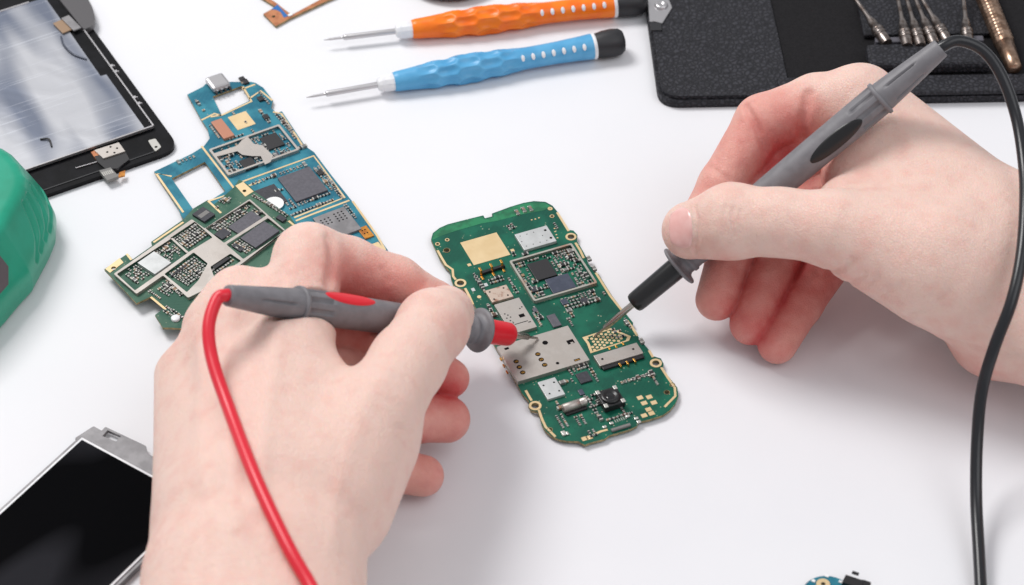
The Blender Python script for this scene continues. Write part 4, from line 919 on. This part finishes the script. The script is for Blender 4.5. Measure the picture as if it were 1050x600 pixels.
class Hand:
    """one continuous body: palm mass, chained fingers, creases and bumps"""
    def __init__(s): s.palm = []; s.fingers = []; s.crease = []; s.bulge = []; s.red = []; s.kp = .8; s.pen = None
    def sdf(s, p):
        d = None
        for a, b_, r1, r2 in s.palm:
            q = cone(p, a, b_, r1, r2); d = q if d is None else smin(d, q, s.kp)
        for chain, k, kj in s.fingers:
            f = None
            for (a, ra), (b_, rb) in zip(chain[:-1], chain[1:]):
                q = cone(p, a, b_, ra, rb); f = q if f is None else smin(f, q, k)
            d = smin(d, f, kj)
        for pts, w, depth in s.crease:
            q = polyline_dist(p, pts); d = d + depth * np.exp(-(q / w) ** 2)
        for pts, w, h in s.bulge:
            q = polyline_dist(p, pts); d = d - h * np.exp(-(q / w) ** 2)
        if s.pen is not None:
            d = -smin(-d, cone(p, s.pen[0], s.pen[1], .6, .6), .15)
        return np.maximum(d, .03 - p[:, 2])
    def hit(s, px, py, smax=140):
        d = ray(px, py); t = 60.0
        for _ in range(160):
            q = float(s.sdf((CAM + d * t)[None].astype(np.float32))[0])
            if q < .003: return CAM + d * t
            t += max(q * .8, .003)
            if t > smax: return None
        return None
    def surfpts(s, pts, back=0.0):
        out = []
        for p in pts:
            h = s.hit(*p)
            if h is not None: out.append(h - ray(*p) * back)
        return out
    def build(s, t, origin, h=.065):
        pr = [(np.array(a), r1) for a, b_, r1, r2 in s.palm] + [(np.array(b_), r2) for a, b_, r1, r2 in s.palm] + [(np.array(a), r_) for c_, k_, j_ in s.fingers for a, r_ in c_]
        lo = np.min([a - r_ for a, r_ in pr], axis=0) - .6; hi = np.max([a + r_ for a, r_ in pr], axis=0) + .6; lo = [float(x) for x in lo]; hi = [float(x) for x in hi]; lo[2] = max(lo[2], -.3)
        V, F = surface_nets(s.sdf, lo, hi, h)
        o = np_mesh('hand_skin', V, F, M['skin'], t, origin)
        V32 = V.astype(np.float32); fl = np.zeros(len(V))
        for pts, w, a in s.red:
            pts = np.asarray(pts, np.float32); q = np.linalg.norm(V32 - pts, axis=1) if pts.ndim == 1 else polyline_dist(V32, pts)
            fl = np.maximum(fl, 0) + a * np.exp(-(q / w) ** 2)
        at = o.data.attributes.new('flush', 'FLOAT', 'POINT')
        if len(o.data.vertices) == len(V): at.data.foreach_set('value', np.clip(fl, 0, 1).astype(np.float32))
        return o

# ---- right-hand probe and left-hand probe axes
rt0, rt1 = P(609, 345.5, T + .02), P(965, 49, 9.2)
lt0, lt1 = P(552, 347, T + .19), P(233, 303, 7.6)

# ---- hand on the right
R = Hand(); q = P; R.pen = (rt0, rt1)
mcp = dict(i=q(882, 106, 5.6), m=q(888, 132, 4.3), r=q(893, 165, 3.2), p=q(905, 200, 2.3))
wr = q(1045, 283, 3.6); wr_hi = q(1035, 250, 4.0); wr_lo = q(1040, 325, 2.6); fore = q(1260, 345, 3.9)
R.palm = [(wr_hi, mcp['i'], 2.0, 1.38), (wr, mcp['m'], 1.9, 1.2), (wr_lo, mcp['r'], 1.5, 1.15), (wr_lo, mcp['p'], 1.5, 1.05), (q(1015, 345, 1.65), mcp['p'], 1.35, 1.0),
          (q(905, 165, 5.0), q(1030, 262, 4.2), 1.5, 2.2), (q(870, 214, 4.8), q(960, 262, 4.8), 1.15, 2.0), (q(890, 248, 5.0), q(985, 285, 4.2), 1.4, 2.1), (q(875, 180, 4.6), q(940, 225, 4.6), 1.1, 1.5),
          (q(1030, 250, 3.9), q(1260, 300, 4.4), 2.25, 2.4), (q(1040, 325, 2.9), q(1260, 395, 3.4), 2.05, 2.3)]
R.fingers = [
    ([(mcp['i'], 1.25), (q(838, 110, 5.2), 1.17), (q(783, 127, 4.8), 1.03), (q(741, 190, 3.5), .84), (q(715, 232, 2.7), .72)], .22, .35),
    ([(mcp['m'], 1.1), (q(792, 180, 3.3), .9), (q(748, 262, 2.3), .78), (q(735, 307, 1.5), .74)], .2, .12),
    ([(mcp['r'], 1.05), (q(822, 215, 2.7), .88), (q(788, 287, 1.7), .78), (q(770, 332, 1.05), .74)], .2, .08),
    ([(mcp['p'], .95), (q(858, 258, 2.0), .8), (q(822, 312, 1.15), .72), (q(797, 353, .72), .68)], .2, .08),
    ([(q(955, 268, 4.6), 1.9), (q(858, 235, 5.35), 1.3), (q(800, 228, 5.2), 1.12), (q(750, 227, 4.8), 1.26), (q(708, 236, 4.05), .98)], .3, .5)]
R.bulge = [(R.surfpts([(905, 110), (950, 160), (1000, 215)]), .4, .04), (R.surfpts([(1040, 250), (960, 240), (890, 232), (840, 228)]), .5, .03), ([q(722, 262, 3.9), q(700, 255, 3.9)], .5, .06), (R.surfpts([(745, 205), (750, 230)]), .5, .05)]
R.crease = [(R.surfpts([(829, 96), (826, 112), (822, 130), (824, 142)]), .14, .32), (R.surfpts([(764, 108), (772, 122), (780, 140), (786, 156)]), .11, .2), (R.surfpts([(770, 118), (778, 132), (782, 148)]), .12, .06),
            (R.surfpts([(726, 170), (738, 178), (748, 185)]), .1, .05),
            (R.surfpts([(838, 279), (850, 279), (862, 276), (874, 268)]), .11, .13), (R.surfpts([(856, 293), (872, 290), (886, 282)]), .1, .07), (R.surfpts([(872, 299), (888, 292), (900, 284)]), .1, .05), (R.surfpts([(898, 306), (912, 300), (926, 292)]), .1, .03), (R.surfpts([(930, 322), (952, 312), (972, 300)]), .1, .05),
            (R.surfpts([(925, 326), (945, 318), (965, 314)]), .09, .04), (R.surfpts([(865, 140), (857, 152), (850, 165)]), .12, .07), (R.surfpts([(752, 214), (750, 226), (753, 242)]), .08, .11), (R.surfpts([(759, 215), (758, 227), (760, 239)]), .07, .06), (R.surfpts([(744, 212), (742, 226), (744, 240)]), .08, .06), (R.surfpts([(713, 212), (716, 228), (716, 244), (712, 260)]), .07, .07),
            (R.surfpts([(960, 345), (985, 352), (1010, 358), (1040, 366)]), .16, .1)]
R.red = [([q(783, 128, 4.9), q(741, 190, 3.5), q(715, 232, 2.7)], 1.35, .55), (q(800, 145, 4.4), 1.5, .35), ([q(748, 262, 2.3), q(735, 307, 1.5)], 1.1, .75), ([q(798, 270, 1.9), q(770, 332, 1.05)], 1.05, .75), ([q(840, 290, 1.4), q(797, 353, .72)], 1.05, .75),
         (q(795, 180, 3.2), 1.4, .8), (q(830, 118, 5.6), .9, .35), ([q(700, 250, 3.6), q(740, 262, 3.9)], .9, .3), (q(860, 290, 4.4), 1.6, .15), (q(840, 180, 4.6), 1.2, .4), (q(1000, 370, 1.2), 2.2, .35), (q(880, 260, 2.5), 2.5, .4), (q(750, 205, 5.4), .9, .15)]
o_r = P(1000, 330, 0)
tr = thing('hand', 'right hand holding the black cabled probe, thumb nail towards the viewer', 'hand', o_r)
R.build(tr, o_r)
# thumb nail laid on the surface
def nail(hd, tr, o_, quad, name='thumb_nail'):
    n = 14; vs = []; fs = []
    (a, b_, c, d) = [np.array(x, float) for x in quad]
    ok = True
    for i in range(n + 1):
        for j in range(n + 1):
            u, v = i / n * 2 - 1, j / n * 2 - 1
            x = u * math.sqrt(1 - v * v / 2 * .8); y = v * math.sqrt(1 - u * u / 2 * .8)
            s_, t_ = (x + 1) / 2, (y + 1) / 2
            p = a * (1 - s_) * (1 - t_) + b_ * s_ * (1 - t_) + c * s_ * t_ + d * (1 - s_) * t_
            h = hd.hit(*p)
            if h is None: h = P(*p, 4)
            e = max(abs(u), abs(v)); lift = .035 if e < .99 else -.03
            g = np.array([hd.sdf((h + dv)[None].astype(np.float32))[0] - hd.sdf((h - dv)[None].astype(np.float32))[0] for dv in np.eye(3) * .05]); g /= np.linalg.norm(g) + 1e-9
            vs.append(h + g * lift - o_)
    for i in range(n):
        for j in range(n): fs.append((i * (n + 1) + j, (i + 1) * (n + 1) + j, (i + 1) * (n + 1) + j + 1, i * (n + 1) + j + 1))
    b = MB(); b.add(vs, fs, 0, True); return b.build(name, M['nail'], tr)
nail(R, tr, o_r, ((685, 216), (709, 208), (712, 258), (685, 253)))

# ---- hand on the left
Lh = Hand(); Lh.pen = (lt0, lt1)
lm = dict(i=q(317, 266, 5.1), m=q(246, 308, 4.7), r=q(219, 337, 4.1), p=q(189, 386, 3.3))
Lh.palm = [(q(250, 590, 4.3), lm['i'], 2.05, 1.12), (q(235, 600, 4.2), lm['m'], 2.0, 1.15), (q(218, 600, 3.9), lm['r'], 1.7, 1.02), (q(213, 590, 3.5), lm['p'], 1.65, .98),
           (q(300, 560, 4.0), q(335, 425, 4.3), 2.1, 1.5), (q(345, 520, 3.9), q(372, 455, 4.2), 1.75, 1.75), (q(240, 520, 4.3), q(285, 385, 4.3), 2.0, 1.35), (q(290, 500, 4.2), q(310, 405, 4.2), 2.0, 1.45),
           (q(262, 600, 4.0), q(240, 760, 4.2), 2.5, 2.6), (q(225, 600, 3.9), q(200, 760, 4.0), 2.15, 2.3), (q(300, 600, 3.9), q(292, 760, 4.0), 2.15, 2.3)]
Lh.fingers = [
    ([(lm['i'], 1.2), (q(357, 273, 4.4), .97), (q(406, 290, 3.7), .88), (q(446, 312, 2.7), .76), (q(466, 326, 2.1), .66)], .22, .3),
    ([(lm['m'], 1.0), (q(370, 340, 3.0), 1.0), (q(432, 378, 2.6), .76), (q(461, 388, 2.3), .66)], .2, .1),
    ([(lm['r'], 1.0), (q(350, 385, 2.4), .95), (q(425, 428, 1.9), .82), (q(458, 430, 1.5), .78)], .2, .08),
    ([(lm['p'], .9), (q(320, 450, 1.9), .8), (q(402, 482, 1.1), .72), (q(434, 488, .85), .68)], .2, .08),
    ([(q(335, 500, 4.2), 1.9), (q(385, 425, 4.9), 1.38), (q(418, 372, 4.7), 1.2), (q(444, 334, 4.2), 1.16), (q(457, 322, 3.6), .95)], .35, .5)]
Lh.bulge = [(Lh.surfpts([(300, 262), (322, 252)]), .7, .08), (Lh.surfpts([(300, 270), (285, 340), (272, 430), (262, 520)]), .32, .1),
             (Lh.surfpts([(238, 300), (232, 380), (235, 470), (240, 540)]), .3, .09), (Lh.surfpts([(205, 335), (205, 420), (212, 500)]), .3, .08), (Lh.surfpts([(340, 560), (352, 480), (372, 420), (398, 380)]), .3, .05)]
Lh.crease = [(Lh.surfpts([(338, 245), (342, 262), (340, 280), (337, 292)]), .2, .17), (Lh.surfpts([(296, 282), (308, 292)]), .2, .08), (Lh.surfpts([(424, 441), (416, 440), (408, 438)]), .08, .08),
             (Lh.surfpts([(392, 275), (398, 288)]), .1, .05), (Lh.surfpts([(182, 340), (190, 372), (200, 400)]), .5, .1)]
Lh.red = [([q(404, 292, 4.3), q(446, 312, 3.0)], 1.2, .45), (q(352, 285, 5.0), 1.1, .4), (q(365, 335, 3.6), 1.5, .7), ([q(432, 378, 3.0), q(461, 388, 2.5)], 1.0, .8), ([q(425, 428, 1.9), q(458, 430, 1.5)], 1.1, .8), ([q(402, 482, 1.1), q(434, 488, .85)], 1.0, .75),
          (q(300, 262, 7), 1.2, .2), (q(190, 330, 5.5), 1.4, .15), (q(345, 270, 6), .8, .25), (q(470, 340, 4.7), .9, .18), (q(180, 560, 4.5), 2.5, .08)]
o_l = P(270, 560, 0)
tl_ = thing('hand', 'left hand seen from its back holding the red cabled probe', 'hand', o_l)
Lh.build(tl_, o_l)

# ------------------------------------------------------------------ test probes
def probe(a, e, col, colname, label, sleeve, flange, ringp, oval, turn, needle_r=.11, slr=.36):
    Lp = float(np.linalg.norm(e - a)); mtx = axis_matrix(a, e)
    t = thing('test_probe', label, 'test probe', matrix=mtx)
    X = lambda f_: f_ * Lp
    b = MB(); b.lathe([(0, .012), (.06, .04), (.45, .05), (.5, needle_r), (X(sleeve) + .3, needle_r + .01)], 20); b.build('probe_needle', M['needle'], t)
    s0, s1 = X(sleeve), X(flange)
    b = MB(); b.lathe([(s0, .1), (s0 + .01, slr * .7), (s0 + .05, slr * .9), (s0 + .13, slr * 1.0), (s0 + .3, slr * 1.03), (s1 - .05, slr * 1.1), (s1 + .1, slr * 1.08)], 32); b.build('tip_sleeve', col, t)
    b = MB(); b.lathe([(s1, .36), (s1 + .01, .66), (s1 + .04, .74), (s1 + .09, .765), (s1 + .14, .74), (s1 + .16, .62), (s1 + .22, .5), (s1 + .3, .46), (s1 + .42, .46), (s1 + .45, .51), (s1 + .56, .51), (s1 + .62, .46), (s1 + .7, .46), (s1 + .86, .45)], 40); b.build('finger_guard', M['probe'], t)
    r0 = X(ringp)
    def rb(f_):
        u = min(1, max(0, (f_ * Lp - s1) / (r0 - s1))); return .45 + .12 * math.sin(u * math.pi * .5)
    pr = [(X(flange) + .8 + (r0 - X(flange) - .8) * i / 40, 0) for i in range(41)]; pr = [(x, rb(x / Lp)) for x, _ in pr]
    grooves = [math.radians(g) for g in (0, 40, 80, 120, 160, 200, 240, 280, 320)]
    def rf(x, a_):
        if x < r0 - 1.05 or x > r0 - .12: return 1
        d = abs(((a_ * 9 / (2 * math.pi)) % 1) - .5); return .86 if d < .2 else 1
    b = MB(); n0 = len(pr); pr = [p for p in pr if p[0] < r0 - 1.06] + [(r0 - 1.06, rb((r0 - 1.06) / Lp)), (r0 - 1.02, .57), (r0 - .15, .57), (r0 - .1, .57)]
    b.lathe(pr, 144, rf=rf); body = b.build('probe_body', M['probe'], t)
    b = MB(); b.lathe([(r0 - .1, .57), (r0 - .07, .62), (r0 + .03, .63), (r0 + .06, .6), (r0 + .07, .52)], 40); b.build('collar_ring', M['probe'], t)
    def rf2(x, a_):
        d = abs(((a_ * 5 / (2 * math.pi)) % 1) - .5); u = (x - r0) / (Lp - r0)
        return .84 if (.18 < u < .6 and d < .06) else 1
    b = MB(); b.lathe([(r0 + .06, .53)] + [(r0 + .06 + (Lp - r0 - .1) * i / 24, .53 - .19 * (i / 24) ** 1.1) for i in range(1, 24)] + [(Lp - .04, .34), (Lp, .32), (Lp, .2)], 120, rf=rf2); b.build('strain_relief', M['probe'], t)
    cl = np.array(mtx.to_3x3().transposed() @ Vector(-FWD)); th = math.atan2(cl[2], cl[1]) + turn
    x0, x1 = X(oval[0]), X(oval[1]); n = 16; vs = []; fs = []
    for i in range(n + 1):
        u = -math.cos(math.pi * i / n); x = (x0 + x1) / 2 + u * (x1 - x0) / 2; w = .52 * math.sqrt(max(0, 1 - u * u)) + 1e-3
        for j in range(13):
            v = j / 12 * 2 - 1; e_ = 1 - max(u * u + (1 - u * u) * v * v, 0); r = rb(x / Lp) + .004 + .035 * min(1, e_ * 3)
            aa = th + v * w; vs.append((x, r * math.cos(aa), r * math.sin(aa)))
    for i in range(n):
        for j in range(12): fs.append((i * 13 + j, (i + 1) * 13 + j, (i + 1) * 13 + j + 1, i * 13 + j + 1))
    b = MB(); b.add(vs, fs, 0, True); b.build('oval_inlay', col, t)
    return t, mtx
M['needle'] = mat('probe_needle_metal', rgb(186, 180, 174), .24, 1.0)
pr_r, _ = probe(rt0, rt1, M['blackgloss'], 'black', 'grey test probe with black tip sleeve, oval inlay and black cable', .115, .245, .83, (.625, .77), .25)
pr_l, _ = probe(lt0, lt1, M['redp'], 'red', 'grey test probe with red tip sleeve, oval inlay and red cable', .095, .2, .79, (.575, .73), 1.0, slr=.4)

def cable(pts, r, m, parent, name='cable'):
    o_ = np.array(parent.matrix_world.translation) / S; Minv = parent.matrix_world.inverted()
    b = MB(); b.tube([np.array(Minv @ Vector(p * S)) / S for p in spline(pts, 10)], r, 18); return b.build(name, m, parent)
def over(hd, px, py, z, r):
    """a point at this place: at height z or lying on the hand when the hand is higher"""
    p = P(px, py, z); h = hd.hit(px, py)
    if h is not None:
        lim = h - ray(px, py) * (r + .02)
        if lim[2] > p[2]: return lim
    return p
ld = (lt1 - lt0) / np.linalg.norm(lt1 - lt0); rd = (rt1 - rt0) / np.linalg.norm(rt1 - rt0)
cable([lt1 - ld * .6, lt1 + ld * .05, P(222, 308, 7.6), P(214, 335, 7.3)] + [over(Lh, x, y, z, .25) for x, y, z in ((218, 370, 6.9), (235, 420, 6.6), (262, 490, 6.6), (295, 560, 6.3), (322, 608, 6.4), (350, 670, 6.4), (380, 760, 6.2))], .205, M['redcable'], pr_l)
cable([rt1 - rd * .6, rt1 + rd * .05, P(984, 42, 9.35), P(1008, 52, 9.1), P(1027, 78, 8.6), P(1042, 120, 7.8), P(1050, 170, 7.2)] +
      [over(R, x, y, z, .22) for x, y, z in ((1051, 215, 6.9), (1047, 265, 6.4), (1037, 310, 5.7), (1020, 355, 4.6), (1007, 400, 3.2), (1002, 450, 2.0), (1001, 510, 1.0), (1004, 570, .5), (1008, 640, .25), (1015, 740, .22))], .2, M['blackcable'], pr_r)

# ------------------------------------------------------------------ green moulded tool at the left edge
ol = [(-60, 196), (-10, 178), (10, 175), (24, 178), (38, 187), (50, 201), (58, 218), (57, 233), (51, 248), (43, 263), (33, 282), (20, 296), (5, 314), (-60, 385)]
ZT = 3.0
pl2 = [P(x, y, 1.0)[:2] for x, y in ol]
cen = np.mean(np.array(pl2), axis=0)
def poly_sdf(p, V):
    d = np.full(len(p), 1e9, np.float32); sgn = np.ones(len(p), np.float32)
    for i in range(len(V)):
        a, b_ = np.array(V[i], np.float32), np.array(V[i - 1], np.float32); e = b_ - a; w = p - a
        t = np.clip((w @ e) / float(e @ e), 0, 1); r_ = w - t[:, None] * e; d = np.minimum(d, (r_ ** 2).sum(1))
        c1_ = p[:, 1] >= a[1]; c2_ = p[:, 1] < b_[1]; c3_ = e[0] * w[:, 1] > e[1] * w[:, 0]
        sgn = np.where((c1_ & c2_ & c3_) | (~c1_ & ~c2_ & ~c3_), -sgn, sgn)
    return sgn * np.sqrt(d)
arcs = []
for k in range(4):
    pts = [(((37.4, 184.3), (47.5, 203), (52.5, 219), (51, 236)), ((33, 192), (43, 211), (48, 229), (46.5, 245)), ((29, 200), (38.6, 221), (43.4, 239), (42, 257)), ((25, 208), (34, 229), (38.6, 247), (38, 267)))[k]][0]
    arcs.append(pts)
def tool_sdf(p, arc3=None):
    e2 = poly_sdf(p[:, :2], pl2); d2 = e2 + .12 * (1.0 - p[:, 2]); dz = np.abs(p[:, 2] - ZT / 2 - .02) - ZT / 2
    slant = (e2 + (p[:, 2] - 1.0) * .46) * .9
    d = -smin(-d2, -slant, .25)
    d = -smin(-d, -dz, .3)
    if arc3:
        for a in arc3: d = d + .27 * np.exp(-(polyline_dist(p, a) / .075) ** 2)
    return d
def hit_fn(fn, px, py):
    d = ray(px, py); t = 60.0
    for _ in range(200):
        v = float(fn((CAM + d * t)[None].astype(np.float32))[0])
        if v < .004: return CAM + d * t
        t += max(v * .8, .004)
        if t > 140: return None
arc3 = []
for a in arcs:
    pts = [hit_fn(tool_sdf, *p[:2]) for p in spline([(*w_, 0) for w_ in a], 6)]; pts = [p for p in pts if p is not None]
    if len(pts) > 1: arc3.append(pts)

V, F = surface_nets(lambda p: tool_sdf(p, arc3), (-21.5, -4.8, -.1), (-15.2, 5.2, 3.3), .045)
o_g = P(0, 260, 0)
tg = thing('hand_tool', 'rounded teal green plastic tool body with moulded ribs at the left edge', 'tool', o_g)
np_mesh('tool_housing', V, F, M['teal'], tg, o_g)
pp = [hit_fn(tool_sdf, *zG(*p)) for p in ((-40, 350), (5, 372), (28, 440), (20, 500), (-40, 560))]
if all(p is not None for p in pp):
    b = MB(); n = 10; vs = []; fs = []
    for i in range(n + 1):
        for j in range(n + 1):
            u, v = i / n, j / n; x = -40 + 66 * u; y0 = 345 + 85 * u; y1 = 560 - 75 * u
            h = hit_fn(tool_sdf, *zG(x, y0 + (y1 - y0) * v)); h = h if h is not None else pp[0]
            vs.append(h - ray(*zG(x, y0)) * .03 - o_g)
    for i in range(n):
        for j in range(n): fs.append((i * (n + 1) + j, i * (n + 1) + j + 1, (i + 1) * (n + 1) + j + 1, (i + 1) * (n + 1) + j))
    b.add(vs, fs, 0, True); b.build('grip_panel', M['darkpanel'], tg)

# ------------------------------------------------------------------ light: studio softboxes over a white table
def area(name, loc, target, size, power, col=(1, 1, 1)):
    l = bpy.data.lights.new(name, 'AREA'); l.shape = 'SQUARE'; l.size = size; l.energy = power; l.color = col
    o = bpy.data.objects.new(name, l); COL.objects.link(o); o.location = loc
    o.rotation_euler = (Vector(target) - Vector(loc)).to_track_quat('-Z', 'Y').to_euler(); return o
area('key_softbox', (-.72, .66, 1.35), (0, 0, 0), .6, 19.5, (1, .985, .97))
area('fill_softbox', (.9, -.5, 1.4), (0, 0, 0), 1.2, 7.3, (.97, .98, 1))
w = bpy.data.worlds.new('World'); scene.world = w; w.use_nodes = True
bg = w.node_tree.nodes['Background']; bg.inputs['Color'].default_value = (.96, .97, 1, 1); bg.inputs['Strength'].default_value = .48

# ------------------------------------------------------------------ camera
cd = bpy.data.cameras.new('camera'); cam = bpy.data.objects.new('camera', cd); COL.objects.link(cam)
cam.location = Vector(CAM * S); cam.rotation_euler = (math.pi / 2 - ELEV, 0, 0)
cd.sensor_width = 36; cd.lens = 18 / math.tan(FOV / 2); cd.clip_start = .02; cd.clip_end = 50
cd.dof.use_dof = True; cd.dof.focus_distance = DIST * S * 1.0; cd.dof.aperture_fstop = 16
scene.camera = cam
scene.view_settings.view_transform = 'Standard'; scene.view_settings.look = 'None'; scene.view_settings.exposure = 0
scene.render.film_transparent = False
